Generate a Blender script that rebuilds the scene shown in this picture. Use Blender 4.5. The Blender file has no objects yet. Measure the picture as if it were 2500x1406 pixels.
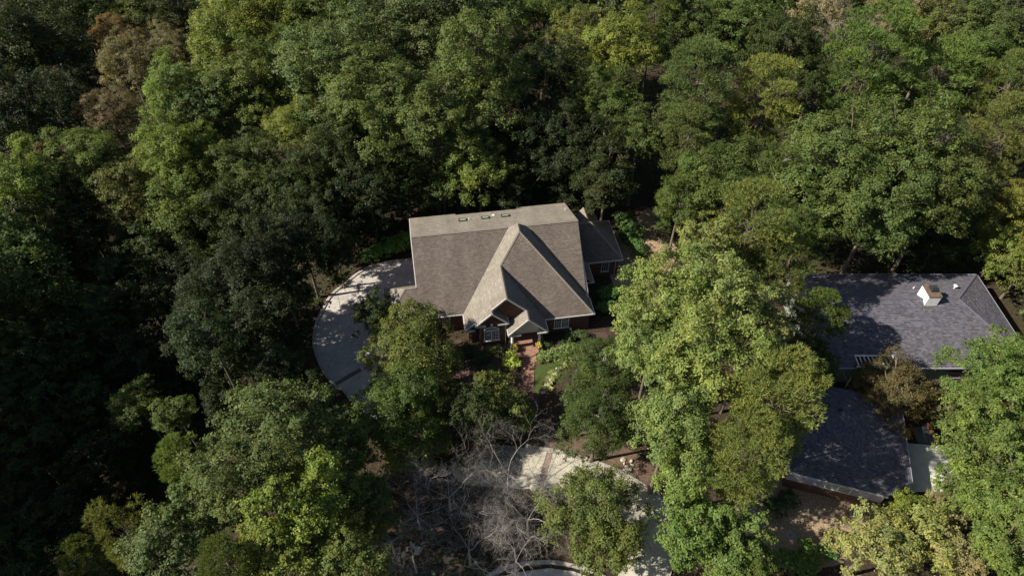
import bpy, math, random
import numpy as np
from mathutils import Vector, Matrix
from mathutils.geometry import tessellate_polygon

# ------------------------------------------------------------------ camera, sky, sun, exposure
S = bpy.context.scene
col = S.collection
cam_d = bpy.data.cameras.new('camera'); cam = bpy.data.objects.new('camera', cam_d); col.objects.link(cam)
cam.location = (0, 0, 64.0); cam.rotation_euler = (math.radians(43.3), 0, 0)
cam_d.sensor_width = 36.0; cam_d.lens = 1667.0 / 2500.0 * 36.0; cam_d.clip_end = 2000; cam_d.clip_start = 0.5
S.camera = cam
SUN_AZ, SUN_EL = 12.2, 39.5            # light travels towards +X turned 12 degrees to +Y
world = bpy.data.worlds.new('World'); S.world = world; world.use_nodes = True
wn = world.node_tree; bg = wn.nodes['Background']
sky = wn.nodes.new('ShaderNodeTexSky'); sky.sky_type = 'NISHITA'; sky.sun_disc = False
sky.sun_elevation = math.radians(SUN_EL); sky.sun_rotation = math.radians(270 - SUN_AZ)
wn.links.new(sky.outputs[0], bg.inputs[0]); bg.inputs[1].default_value = 0.06
sd = bpy.data.lights.new('sun', 'SUN'); sd.energy = 5.0; sd.angle = math.radians(0.53); sd.color = (1.0, 0.93, 0.82)
sun = bpy.data.objects.new('sun', sd); col.objects.link(sun)
az, el = math.radians(SUN_AZ), math.radians(SUN_EL)
sun.rotation_euler = Vector((math.cos(az)*math.cos(el), math.sin(az)*math.cos(el), -math.sin(el))).to_track_quat('-Z', 'Y').to_euler()
sun.location = (-60, -12, 90)
S.view_settings.view_transform = 'Standard'; S.view_settings.look = 'None'
S.view_settings.exposure = 0.85; S.view_settings.gamma = 1.0; S.view_settings.use_curve_mapping = False
S.render.engine = 'CYCLES'
S.cycles.max_bounces = 5; S.cycles.diffuse_bounces = 3; S.cycles.glossy_bounces = 2; S.cycles.transmission_bounces = 3
S.cycles.transparent_max_bounces = 4; S.cycles.use_adaptive_sampling = True

# ------------------------------------------------------------------ terrain height
# --TERRAIN--
def sstep(a, b, x):
    t = min(1.0, max(0.0, (x - a) / (b - a))); return t * t * (3 - 2 * t)
def terrain(x, y):
    z = -9.0 * sstep(-28, -40, x) * (1 - sstep(-52, -68, x)) * sstep(10, 26, y) * (1 - sstep(62, 84, y))
    z += 5.0 * sstep(-54, -72, x) * (1 - sstep(62, 84, y))
    z += -4.0 * sstep(84, 110, y)
    z += (0.5 * math.sin(x * .11 + 1) * math.cos(y * .09)) * (sstep(-27, -36, x) + sstep(80, 92, y))
    return z
# --END TERRAIN--

# ------------------------------------------------------------------ materials
MATS = {}
def nodes(name):
    m = bpy.data.materials.new(name); m.use_nodes = True; nt = m.node_tree
    b = nt.nodes['Principled BSDF']; MATS[name] = m
    return m, nt, b
def N(nt, typ, **kw):
    n = nt.nodes.new(typ)
    for k, v in kw.items():
        if k.startswith('i_'):
            key = k[2:]; n.inputs[int(key) if key.isdigit() else key.replace('_', ' ')].default_value = v
        else: setattr(n, k, v)
    return n
def L(nt, a, b): nt.links.new(a, b)
def ramp(nt, fac, stops):
    r = N(nt, 'ShaderNodeValToRGB'); e = r.color_ramp.elements
    while len(e) < len(stops): e.new(0.5)
    for i, (p, c) in enumerate(stops): e[i].position = p; e[i].color = (*c, 1) if len(c) == 3 else c
    L(nt, fac, r.inputs[0]); return r.outputs[0]
def noise(nt, vec, scale, detail=4, rough=.55):
    n = N(nt, 'ShaderNodeTexNoise'); n.inputs['Scale'].default_value = scale; n.inputs['Detail'].default_value = detail
    n.inputs['Roughness'].default_value = rough
    if vec is not None: L(nt, vec, n.inputs['Vector'])
    return n.outputs['Fac']
def mix(nt, fac, a, b, mode='MIX'):
    m = N(nt, 'ShaderNodeMix', data_type='RGBA', blend_type=mode)
    for s, v in ((m.inputs[0], fac), (m.inputs[6], a), (m.inputs[7], b)):
        if isinstance(v, (int, float)): s.default_value = v
        elif isinstance(v, tuple): s.default_value = (*v, 1) if len(v) == 3 else v
        else: L(nt, v, s)
    return m.outputs[2]
def bump(nt, b, h, strength, dist):
    n = N(nt, 'ShaderNodeBump'); n.inputs['Strength'].default_value = strength; n.inputs['Distance'].default_value = dist
    L(nt, h, n.inputs['Height']); L(nt, n.outputs[0], b.inputs['Normal'])
def objco(nt): return N(nt, 'ShaderNodeTexCoord').outputs['Object']
def uvco(nt): return N(nt, 'ShaderNodeTexCoord').outputs['UV']
def geopos(nt): return N(nt, 'ShaderNodeNewGeometry').outputs['Position']

def plain(name, c, rough=.6, var=.12, scale=3.0, spec=.3, metal=0):
    m, nt, b = nodes(name); n = noise(nt, objco(nt), scale)
    lo = tuple(x * (1 - var) for x in c); hi = tuple(min(1, x * (1 + var)) for x in c)
    L(nt, ramp(nt, n, [(.3, lo), (.7, hi)]), b.inputs['Base Color'])
    b.inputs['Roughness'].default_value = rough; b.inputs['Specular IOR Level'].default_value = spec; b.inputs['Metallic'].default_value = metal
    return m

def shingle(name, base, vary, courses, tab, streak, streak_col, dark=.45):
    m, nt, b = nodes(name); uv = uvco(nt)
    def brick(tw, rh, c1, c2, mc, ms, off=.5, bias=0):
        t = N(nt, 'ShaderNodeTexBrick'); L(nt, uv, t.inputs['Vector'])
        t.inputs['Scale'].default_value = 1.0; t.inputs['Brick Width'].default_value = tw; t.inputs['Row Height'].default_value = rh
        t.inputs['Mortar Size'].default_value = ms; t.inputs['Mortar Smooth'].default_value = .3; t.inputs['Bias'].default_value = bias
        t.inputs['Color1'].default_value = (*c1, 1); t.inputs['Color2'].default_value = (*c2, 1); t.inputs['Mortar'].default_value = (*mc, 1)
        t.offset = off; return t
    c1 = tuple(x * (1 + vary) for x in base); c2 = tuple(x * (1 - vary) for x in base)
    t1 = brick(tab, courses, c1, c2, tuple(x * dark for x in base), .018)
    t2 = brick(tab * 1.63, courses, (1.08,) * 3, (.92,) * 3, (.9,) * 3, .0, .37, .1)
    c = mix(nt, 1.0, t1.outputs['Color'], t2.outputs['Color'], 'MULTIPLY')
    # butt edge line of every course
    sep = N(nt, 'ShaderNodeSeparateXYZ'); L(nt, uv, sep.inputs[0])
    md = N(nt, 'ShaderNodeMath', operation='FRACT'); dv = N(nt, 'ShaderNodeMath', operation='DIVIDE'); dv.inputs[1].default_value = courses
    L(nt, sep.outputs[1], dv.inputs[0]); L(nt, dv.outputs[0], md.inputs[0])
    # grain and dirt streaks running down the slope
    g = noise(nt, uv, 34.0, 3, .7); c = mix(nt, .55, c, ramp(nt, g, [(.25, (.55,) * 3), (.75, (1.35,) * 3)]), 'MULTIPLY')
    mp = N(nt, 'ShaderNodeMapping'); L(nt, uv, mp.inputs[0]); mp.inputs['Scale'].default_value = (1.0, .22, 1)
    st = noise(nt, mp.outputs[0], .55, 5, .6)
    c = mix(nt, ramp(nt, st, [(.42, (0,) * 3), (.68, (streak,) * 3)]), c, streak_col, 'MULTIPLY')
    bl = noise(nt, uv, .35, 4, .6); c = mix(nt, .5, c, ramp(nt, bl, [(.3, (.84,) * 3), (.7, (1.16,) * 3)]), 'MULTIPLY')
    L(nt, c, b.inputs['Base Color']); b.inputs['Roughness'].default_value = .82; b.inputs['Specular IOR Level'].default_value = .35
    h = N(nt, 'ShaderNodeMath', operation='SUBTRACT'); h.inputs[0].default_value = 1; L(nt, md.outputs[0], h.inputs[1])
    h2 = N(nt, 'ShaderNodeMath', operation='ADD'); L(nt, h.outputs[0], h2.inputs[0]); L(nt, t1.outputs['Fac'], h2.inputs[1])
    bump(nt, b, g, .5, .012)
    return m
shingle('brown_shingle', (.225, .200, .162), .14, .21, .33, .55, (.62, .58, .56), .62)
shingle('dark_brown_shingle', (.150, .124, .102), .17, .21, .33, .6, (.66, .62, .60), .5)
shingle('slate_shingle', (.104, .100, .118), .36, .21, .36, .15, (.85, .85, .85), .6)
plain('brown_cap', (.20, .172, .142), .85, .15, 5)
plain('slate_cap', (.092, .09, .108), .85, .15, 5)
plain('white_paint', (.74, .73, .70), .5, .05, 2)
plain('trim_white', (.50, .48, .45), .55, .08, 2)
plain('cream_panel', (.55, .50, .42), .6, .06, 2)
plain('gutter_white', (.46, .45, .44), .4, .08, 3)
plain('pale_siding', (.20, .22, .19), .7, .06, 2)
plain('grey_board', (.30, .29, .33), .6, .08, 2)
plain('dark_metal', (.03, .03, .03), .45, .2, 6, .5)
plain('rust_cap', (.12, .085, .06), .8, .35, 3)
plain('lead_grey', (.18, .18, .18), .5, .2, 6, .5)
plain('trellis_paint', (.62, .58, .58), .6, .1, 4)
plain('planter_clay', (.16, .12, .085), .8, .2, 8)
plain('rock', (.42, .37, .29), .9, .35, 3)
plain('boulder_grey', (.20, .19, .165), .9, .35, 2)
plain('bark', (.15, .12, .09), .9, .35, 3)
plain('pale_bark', (.33, .295, .265), .85, .3, 3)
plain('utility_green', (.05, .07, .05), .5, .1, 3)
plain('manhole', (.27, .25, .22), .9, .25, 6)
plain('terracotta', (.36, .17, .085), .8, .2, 5)
plain('slab_grey', (.10, .115, .12), .7, .15, 3)
plain('patio_pale', (.50, .50, .44), .8, .12, 1.2)
plain('kerb_concrete', (.33, .30, .26), .9, .3, 3)
plain('stem_green', (.08, .10, .03), .8, .2, 8)
plain('dish_grey', (.07, .07, .07), .5, .2, 8, .5)

def brickmat(name, c1, c2, mortar, bw=.23, rh=.078, ms=.008):
    m, nt, b = nodes(name); uv = uvco(nt)
    t = N(nt, 'ShaderNodeTexBrick'); L(nt, uv, t.inputs['Vector']); t.inputs['Scale'].default_value = 1
    t.inputs['Brick Width'].default_value = bw; t.inputs['Row Height'].default_value = rh; t.inputs['Mortar Size'].default_value = ms
    t.inputs['Color1'].default_value = (*c1, 1); t.inputs['Color2'].default_value = (*c2, 1); t.inputs['Mortar'].default_value = (*mortar, 1)
    n = noise(nt, uv, 2.5, 5, .65); c = mix(nt, .7, t.outputs['Color'], ramp(nt, n, [(.3, (.68,) * 3), (.7, (1.25,) * 3)]), 'MULTIPLY')
    L(nt, c, b.inputs['Base Color']); b.inputs['Roughness'].default_value = .85; b.inputs['Specular IOR Level'].default_value = .2
    bump(nt, b, t.outputs['Fac'], -.4, .006)
brickmat('red_brick', (.14, .055, .036), (.075, .032, .024), (.15, .12, .10))
brickmat('paving_brick', (.30, .155, .105), (.22, .11, .075), (.20, .16, .13), .21, .105, .007)
brickmat('band_brick', (.27, .195, .15), (.21, .15, .12), (.2, .17, .14), .21, .105, .01)
brickmat('drive_brick', (.17, .10, .085), (.10, .07, .065), (.2, .18, .16), .21, .105, .01)

def glassmat(name, c, rough=.08):
    m, nt, b = nodes(name); n = noise(nt, objco(nt), 1.5)
    L(nt, ramp(nt, n, [(.3, tuple(x * .7 for x in c)), (.7, tuple(x * 1.3 for x in c))]), b.inputs['Base Color'])
    b.inputs['Roughness'].default_value = rough; b.inputs['Specular IOR Level'].default_value = .8
glassmat('window_glass', (.012, .014, .018))
glassmat('skylight_glass', (.26, .31, .24), .2)

def concrete(name, c, stain):
    m, nt, b = nodes(name); p = geopos(nt)
    a = noise(nt, p, .45, 6, .65); f = noise(nt, p, 9, 4, .7); s = noise(nt, p, 1.7, 5, .6)
    cc = ramp(nt, a, [(.3, tuple(x * .78 for x in c)), (.55, c), (.75, tuple(x * 1.15 for x in c))])
    cc = mix(nt, ramp(nt, s, [(.5, (0,) * 3), (.72, (stain,) * 3)]), cc, (.16, .13, .10))
    cc = mix(nt, .5, cc, ramp(nt, f, [(.3, (.7,) * 3), (.7, (1.2,) * 3)]), 'MULTIPLY')
    L(nt, cc, b.inputs['Base Color']); b.inputs['Roughness'].default_value = .9; b.inputs['Specular IOR Level'].default_value = .2
    bump(nt, b, f, .3, .01)
concrete('drive_concrete', (.47, .44, .35), .35)
concrete('upper_concrete', (.45, .42, .38), .3)

def groundmat():
    m, nt, b = nodes('forest_floor'); p = geopos(nt)
    a = noise(nt, p, .12, 5, .6); f = noise(nt, p, 3.5, 6, .75); v = N(nt, 'ShaderNodeTexVoronoi'); v.inputs['Scale'].default_value = 6; L(nt, p, v.inputs['Vector'])
    c = ramp(nt, f, [(.28, (.020, .014, .010)), (.5, (.055, .038, .027)), (.68, (.115, .083, .056)), (.8, (.20, .155, .105))])
    c = mix(nt, ramp(nt, a, [(.45, (0,) * 3), (.7, (.6,) * 3)]), c, (.05, .055, .02))
    c = mix(nt, .6, c, ramp(nt, v.outputs['Distance'], [(0, (1.3,) * 3), (.6, (.6,) * 3)]), 'MULTIPLY')
    L(nt, c, b.inputs['Base Color']); b.inputs['Roughness'].default_value = .95; b.inputs['Specular IOR Level'].default_value = .1
    bump(nt, b, f, .8, .08)
groundmat()
def mulch(name, stops, scale=7):
    m, nt, b = nodes(name); p = geopos(nt)
    f = noise(nt, p, scale, 6, .8); a = noise(nt, p, .6, 4, .6)
    c = ramp(nt, f, stops); c = mix(nt, .6, c, ramp(nt, a, [(.3, (.65,) * 3), (.7, (1.25,) * 3)]), 'MULTIPLY')
    L(nt, c, b.inputs['Base Color']); b.inputs['Roughness'].default_value = .95; b.inputs['Specular IOR Level'].default_value = .1
    bump(nt, b, f, .9, .05)
mulch('tan_mulch', [(.3, (.11, .08, .055)), (.5, (.30, .225, .155)), (.68, (.44, .36, .26))])
mulch('red_mulch', [(.3, (.045, .030, .021)), (.5, (.12, .084, .060)), (.7, (.21, .155, .11))])
mulch('dark_mulch', [(.3, (.025, .017, .013)), (.5, (.07, .048, .036)), (.7, (.15, .11, .08))])
mulch('lawn_green', [(.3, (.035, .055, .014)), (.5, (.055, .075, .020)), (.7, (.075, .10, .028))], 5)

def leafmat(name, rough=.5, trans=.22, spec=.35):
    m, nt, b = nodes(name)
    oi = N(nt, 'ShaderNodeObjectInfo'); at = N(nt, 'ShaderNodeAttribute', attribute_name='tint')
    sep = N(nt, 'ShaderNodeSeparateColor'); L(nt, at.outputs['Color'], sep.inputs[0])
    br = ramp(nt, sep.outputs[0], [(0, (.65,) * 3), (1, (2.0,) * 3)])
    c = mix(nt, 1.0, oi.outputs['Color'], br, 'MULTIPLY')
    hue = ramp(nt, sep.outputs[1], [(0, (.95, 1.0, 1.0)), (.7, (1.10, 1.0, .88)), (1, (1.7, 1.15, .9))])
    c = mix(nt, 1.0, c, hue, 'MULTIPLY')
    nz = noise(nt, objco(nt), .45, 3, .6); c = mix(nt, 1.0, c, ramp(nt, nz, [(.32, (.82, .90, .95)), (.5, (1.0, 1.0, 1.0)), (.68, (1.16, 1.12, .95))]), 'MULTIPLY')
    L(nt, c, b.inputs['Base Color']); b.inputs['Roughness'].default_value = rough; b.inputs['Specular IOR Level'].default_value = spec
    tr = N(nt, 'ShaderNodeBsdfTranslucent'); L(nt, mix(nt, 1.0, c, (1.3, 1.25, .6), 'MULTIPLY'), tr.inputs['Color'])
    ms = N(nt, 'ShaderNodeMixShader'); ms.inputs[0].default_value = trans
    L(nt, b.outputs[0], ms.inputs[1]); L(nt, tr.outputs[0], ms.inputs[2]); L(nt, ms.outputs[0], nt.nodes['Material Output'].inputs[0])
leafmat('leaf', .5, .36, .16); leafmat('needle', .7, .3, .1)

# ------------------------------------------------------------------ mesh helpers
class MB:
    def __init__(s): s.v = []; s.f = []; s.uv = []; s.mi = []
    def face(s, pts, mi=0):
        i = len(s.v); s.v += [tuple(p) for p in pts]; s.f.append(tuple(range(i, i + len(pts)))); s.mi.append(mi)
        p = [Vector(q) for q in pts]; n = Vector((0, 0, 0))
        for k in range(len(p)): n += p[k].cross(p[(k + 1) % len(p)])
        n = n.normalized() if n.length > 1e-9 else Vector((0, 0, 1))
        if abs(n.z) > .995: u = Vector((1, 0, 0))
        else: u = Vector((0, 0, 1)).cross(n).normalized()
        w = n.cross(u)
        s.uv.append([(q.dot(u), q.dot(w)) for q in p])
        return s
    def prism(s, pts, down, mt=0, ms=0, mb=None):
        """polygon pts (3D, CCW seen from outside) extruded by vector down"""
        d = Vector(down); p = [Vector(q) for q in pts]; q = [a + d for a in p]
        s.face(p, mt); s.face(list(reversed(q)), ms if mb is None else mb)
        for k in range(len(p)):
            j = (k + 1) % len(p); s.face([p[k], q[k], q[j], p[j]], ms)
        return s
    def box(s, a, b, mi=0):
        x0, y0, z0 = a; x1, y1, z1 = b
        return s.prism([(x0, y0, z1), (x1, y0, z1), (x1, y1, z1), (x0, y1, z1)], (0, 0, z0 - z1), mi, mi)
    def beam(s, p, q, w, h, mi=0, up=(0, 0, 1)):
        p, q = Vector(p), Vector(q); d = (q - p).normalized(); sd = d.cross(Vector(up)).normalized() * (w / 2); u = sd.cross(d).normalized() * (h / 2)
        c = [p - sd - u, p + sd - u, p + sd + u, p - sd + u]
        return s.prism(c, q - p, mi, mi)
    def tube(s, pts, radii, n=8, mi=0, cap=True):
        rings = []
        for k, (p, r) in enumerate(zip(pts, radii)):
            p = Vector(p); a = Vector(pts[max(0, k - 1)]); b = Vector(pts[min(len(pts) - 1, k + 1)]); d = (b - a).normalized()
            x = d.orthogonal().normalized() if abs(d.z) < .9 else Vector((1, 0, 0)); y = d.cross(x).normalized(); x = y.cross(d)
            rings.append([p + (x * math.cos(t) + y * math.sin(t)) * r for t in [2 * math.pi * i / n for i in range(n)]])
        for k in range(len(rings) - 1):
            for i in range(n):
                j = (i + 1) % n; s.face([rings[k][i], rings[k][j], rings[k + 1][j], rings[k + 1][i]], mi)
        if cap: s.face(list(reversed(rings[0])), mi); s.face(rings[-1], mi)
        return s
    def build(s, name, mats, parent=None, smooth=False, loc=None):
        me = bpy.data.meshes.new(name); me.from_pydata(s.v, [], s.f)
        for m in (mats if isinstance(mats, (list, tuple)) else [mats]): me.materials.append(MATS[m])
        l = me.uv_layers.new(name='UVMap'); flat = [c for f in s.uv for p in f for c in p]; l.data.foreach_set('uv', flat)
        me.polygons.foreach_set('material_index', s.mi)
        if smooth: me.polygons.foreach_set('use_smooth', [True] * len(me.polygons))
        me.update(); o = bpy.data.objects.new(name, me); col.objects.link(o)
        if parent: o.parent = parent
        if loc: o.location = loc
        return o
def tag(o, label=None, cat=None, group=None, kind=None):
    for k, v in (('label', label), ('category', cat), ('group', group), ('kind', kind)):
        if v: o[k] = v
    return o
def empty(name, loc=(0, 0, 0), rz=0, parent=None):
    o = bpy.data.objects.new(name, None); col.objects.link(o); o.location = loc; o.rotation_euler = (0, 0, rz); o.empty_display_size = .3
    if parent: o.parent = parent
    return o
def copy_tree(o, parent=None):
    c = o.copy(); col.objects.link(c); c.parent = parent
    for ch in [k for k in o.children]: copy_tree(ch, c)
    return c
def npmesh(name, V, F, mats, tint=None, quads=True):
    me = bpy.data.meshes.new(name); nv = len(V); nf = len(F); k = F.shape[1]
    me.vertices.add(nv); me.vertices.foreach_set('co', V.astype(np.float32).ravel())
    me.loops.add(nf * k); me.loops.foreach_set('vertex_index', F.astype(np.int32).ravel())
    me.polygons.add(nf); me.polygons.foreach_set('loop_start', np.arange(0, nf * k, k, dtype=np.int32))
    me.update(calc_edges=True)
    if tint is not None:
        at = me.color_attributes.new('tint', 'FLOAT_COLOR', 'POINT'); c = np.ones((nv, 4), np.float32); c[:, :2] = tint; c[:, 2] = 0
        at.data.foreach_set('color', c.ravel())
    for m in mats: me.materials.append(MATS[m])
    return me

# ------------------------------------------------------------------ ground
def build_ground():
    xs = np.concatenate([np.arange(-400, -100, 20), np.arange(-100, 100, 2.0), np.arange(100, 401, 20)])
    ys = np.concatenate([np.arange(-200, -10, 20), np.arange(-10, 130, 2.0), np.arange(130, 560, 20)])
    V = np.array([(x, y, terrain(x, y)) for y in ys for x in xs]); nx = len(xs)
    F = np.array([(j * nx + i, j * nx + i + 1, (j + 1) * nx + i + 1, (j + 1) * nx + i) for j in range(len(ys) - 1) for i in range(nx - 1)])
    me = npmesh('ground', V, F, ['forest_floor']); me.polygons.foreach_set('use_smooth', [True] * len(me.polygons))
    o = bpy.data.objects.new('ground', me); col.objects.link(o); o['kind'] = 'structure'
build_ground()

def smooth_poly(pts, n=6, closed=True):
    """Catmull-Rom through the points"""
    out = []; m = len(pts); rng = range(m) if closed else range(m - 1)
    for i in rng:
        g = lambda k: Vector(pts[k % m]) if closed else Vector(pts[min(m - 1, max(0, k))])
        a, b, c, d = g(i - 1), g(i), g(i + 1), g(i + 2)
        for t in [k / n for k in range(n)]:
            out.append(.5 * ((2 * b) + (-a + c) * t + (2 * a - 5 * b + 4 * c - d) * t * t + (-a + 3 * b - 3 * c + d) * t ** 3))
    if not closed: out.append(Vector(pts[-1]))
    return out
def sheet(name, pts, z, mat, thick=.08, kind='structure', parent=None):
    p = [(q[0], q[1], z) for q in pts]
    area = sum(p[i][0] * p[(i + 1) % len(p)][1] - p[(i + 1) % len(p)][0] * p[i][1] for i in range(len(p)))
    if area < 0: p.reverse()
    o = MB().prism(p, (0, 0, -thick)).build(name, mat, parent)
    if kind and not parent: o['kind'] = kind
    return o
def strip(mb, line, w0, w1, z0, z1, mi=0):
    """closed solid following line, from offset w0 to w1 on its left, z0..z1"""
    P2 = [Vector((p[0], p[1])) for p in line]; O = []
    for i, p in enumerate(P2):
        d = (P2[min(len(P2) - 1, i + 1)] - P2[max(0, i - 1)]).normalized(); n = Vector((-d.y, d.x)); O.append((p + n * w0, p + n * w1))
    for i in range(len(P2) - 1):
        a0, a1 = O[i]; b0, b1 = O[i + 1]
        mb.face([(*a0, z1), (*b0, z1), (*b1, z1), (*a1, z1)], mi)
        mb.face([(*a0, z0), (*b0, z0), (*b0, z1), (*a0, z1)], mi); mb.face([(*a1, z1), (*b1, z1), (*b1, z0), (*a1, z0)], mi)
    for (a0, a1) in (O[0], O[-1]): mb.face([(*a0, z0), (*a0, z1), (*a1, z1), (*a1, z0)], mi)

# upper driveway: slabs between joints, kerb on the outer curve
outer = [(-11.562,65.909,0.000), (-13.520,65.672,0.000), (-17.638,64.812,0.000), (-20.078,63.277,0.000), (-21.845,60.966,0.000), (-23.147,59.090,0.000), (-23.817,56.581,0.000), (-24.170,53.972,0.000), (-23.919,51.470,0.000), (-23.415,49.919,0.000), (-22.601,48.230,0.000), (-21.772,46.878,0.000), (-20.660,45.444,0.000), (-19.822,44.656,0.000)]
tail = [(-19.359,44.656,0.000), (-17.971,42.950,0.000), (-17.033,42.197,0.000), (-15.958,41.348,0.000), (-14.247,40.306,0.000)]
inner = [(-12.362,41.348,0.000), (-12.328,45.161,0.000), (-13.907,48.648,0.000), (-14.597,52.356,0.000), (-14.821,56.308,0.000), (-13.623,59.447,0.000), (-11.097,60.528,0.000)]
oc = smooth_poly(outer, 5, False); tc = smooth_poly(tail, 4, False); ic = smooth_poly(inner, 4, False)
sheet('upper_driveway', oc + tc + ic, .004, 'upper_concrete', .1)
def clip(poly, a, b, c):                      # keep a*x+b*y<=c
    out = []
    for i in range(len(poly)):
        p, q = poly[i], poly[(i + 1) % len(poly)]; fp = a * p[0] + b * p[1] - c; fq = a * q[0] + b * q[1] - c
        if fp <= 0: out.append(p)
        if (fp < 0 < fq) or (fq < 0 < fp):
            t = fp / (fp - fq); out.append((p[0] + (q[0] - p[0]) * t, p[1] + (q[1] - p[1]) * t))
    return out
drive = bpy.data.objects['upper_driveway']
full = [(p[0], p[1]) for p in oc + tc + ic]
def halfplane(p, q):                          # left side of p->q is kept
    d = Vector((q[0] - p[0], q[1] - p[1])).normalized(); n = Vector((d.y, -d.x)); return n.x, n.y, n.x * p[0] + n.y * p[1]
def slabs(poly, lines, z, mat, parent, gap=.03):
    pieces = [poly]
    for p, q in lines:
        nxt = []
        a, b, c = halfplane(p, q)
        for s_ in pieces:
            for sg in (1, -1):
                r = clip(s_, sg * a, sg * b, sg * c - gap)
                if len(r) > 2: nxt.append(r)
        pieces = nxt
    for r in pieces:
        ar = abs(sum(r[i][0] * r[(i + 1) % len(r)][1] - r[(i + 1) % len(r)][0] * r[i][1] for i in range(len(r)))) / 2
        if ar > .3: sheet('slab', r, z, mat, .028, None, parent)
joints = [((-21.195,55.631,0.000), (-18.844,47.169,0.000)), ((-23.330,49.736,0.000), (-18.087,50.907,0.000)), ((-24.838,55.296,0.000), (-15.332,56.308,0.000)), ((-18.051,65.046,0.000), (-16.910,60.528,0.000)), ((-20.295,44.712,0.000), (-17.329,47.169,0.000)), ((-20.686,45.330,0.000), (-17.590,47.638,0.000))]
slabs(full, joints, .036, 'upper_concrete', drive)
bandm = MB(); bandm.prism([(q[0], q[1], .044) for q in ((-20.655,45.161,0.000), (-20.305,44.768,0.000), (-17.320,47.111,0.000), (-17.676,47.579,0.000))], (0, 0, -.03))
bandm.build('brick_band', 'drive_brick', drive)
kb = MB(); strip(kb, oc, 0.0, .34, -.1, .16); strip(kb, tc, 0.0, .3, -.1, .14); tag(kb.build('kerb', 'kerb_concrete'), kind='structure')

# lower driveway
lo_out = [(-2.387,37.588,0.000), (0.000,37.392,0.000), (2.157,36.953,0.000), (4.128,36.615,0.000), (6.079,36.136,0.000), (9.065,35.049,0.000), (11.319,33.985,0.000), (13.196,32.630,0.000), (14.743,31.354,0.000), (15.634,30.026,0.000), (15.777,27.956,0.000), (15.002,25.585,0.000), (13.889,23.328,0.000), (12.829,21.178,0.000)]
lo_in = [(8.430,21.178,0.000), (9.839,24.068,0.000), (10.650,25.201,0.000), (11.342,27.152,0.000), (10.833,29.604,0.000), (9.001,31.528,0.000), (6.199,32.541,0.000), (2.066,32.541,0.000), (-1.241,32.630,0.000), (-5.413,33.303,0.000), (-6.403,35.850,0.000)]
loc_ = smooth_poly(lo_out, 5, False); lic = smooth_poly(lo_in, 4, False)
lowpoly = [tuple(p) for p in loc_] + [tuple(p) for p in lic]
sheet('lower_driveway', lowpoly, .004, 'drive_concrete', .1)
ldrive = bpy.data.objects['lower_driveway']
slabs([(p[0], p[1]) for p in lowpoly], [((4.298,36.567,0.000), (2.965,32.187,0.000)), ((3.700,36.663,0.000), (2.389,32.187,0.000)), ((9.730,34.909,0.000), (7.790,31.747,0.000)), ((12.331,28.773,0.000), (15.945,28.980,0.000)), ((10.718,25.124,0.000), (15.484,23.882,0.000)), ((-3.044,37.784,0.000), (-2.482,32.630,0.000))], .036, 'drive_concrete', ldrive)
MB().prism([(q[0], q[1], .044) for q in ((3.698,36.615,0.000), (2.392,32.319,0.000), (2.969,32.319,0.000), (4.297,36.519,0.000))], (0, 0, -.03)).build('brick_band', 'band_brick', ldrive)
kb = MB(); strip(kb, loc_[8:], 0.0, .38, -.1, .18); tag(kb.build('kerb', 'kerb_concrete'), kind='structure')
kb = MB(); kl = smooth_poly([(-2.260,23.623,0.000), (-0.342,24.443,0.000), (1.526,24.820,0.000), (3.438,24.934,0.000), (4.502,24.820,0.000), (6.381,24.405,0.000), (7.745,23.919,0.000), (9.347,22.962,0.000)], 5, False)
strip(kb, kl, 0, .35, -.1, .2); tag(kb.build('kerb', 'kerb_concrete'), kind='structure')
sheet('pavement', [(-2.234,22.600,0.000), (0.000,24.143,0.000), (3.425,24.593,0.000), (5.690,24.292,0.000), (7.532,23.623,0.000), (7.789,22.240,0.000)], .02, 'upper_concrete', .1)

# beds, lawn, clearings
sheet('leafy_clearing', smooth_poly([(18.770,75.558,0.000), (20.659,75.558,0.000), (21.522,71.588,0.000), (22.140,66.623,0.000), (19.663,61.260,0.000), (16.381,60.528,0.000), (13.211,60.528,0.000), (12.883,68.238,0.000), (14.348,71.588,0.000), (15.684,68.238,0.000), (17.240,69.475,0.000), (17.494,72.887,0.000)], 4), .012, 'tan_mulch')
sheet('mulch_yard', smooth_poly([(24.624,33.530,0.000), (29.057,34.445,0.000), (38.048,31.528,0.000), (39.318,29.604,0.000), (33.106,26.755,0.000), (30.140,24.820,0.000), (24.036,24.820,0.000), (21.693,27.956,0.000), (21.948,30.879,0.000)], 4), .012, 'tan_mulch')
sheet('mulch_bed', smooth_poly([(1.739,37.784,0.000), (3.951,38.779,0.000), (6.631,39.537,0.000), (10.025,38.031,0.000), (13.295,36.327,0.000), (15.442,33.530,0.000), (16.258,30.879,0.000), (15.749,30.237,0.000), (14.802,31.747,0.000), (13.242,32.988,0.000), (11.360,34.353,0.000), (9.098,35.425,0.000), (6.098,36.471,0.000), (4.140,36.905,0.000)], 4), .014, 'red_mulch')
sheet('front_bed', smooth_poly([(-6.891,51.721,0.000), (-2.435,50.473,0.000), (3.917,51.094,0.000), (11.441,52.997,0.000), (9.111,48.648,0.000), (3.759,46.300,0.000), (3.132,40.824,0.000), (3.951,38.779,0.000), (0.000,38.779,0.000), (-4.517,41.877,0.000), (-7.048,46.300,0.000)], 4), .010, 'dark_mulch')
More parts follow.
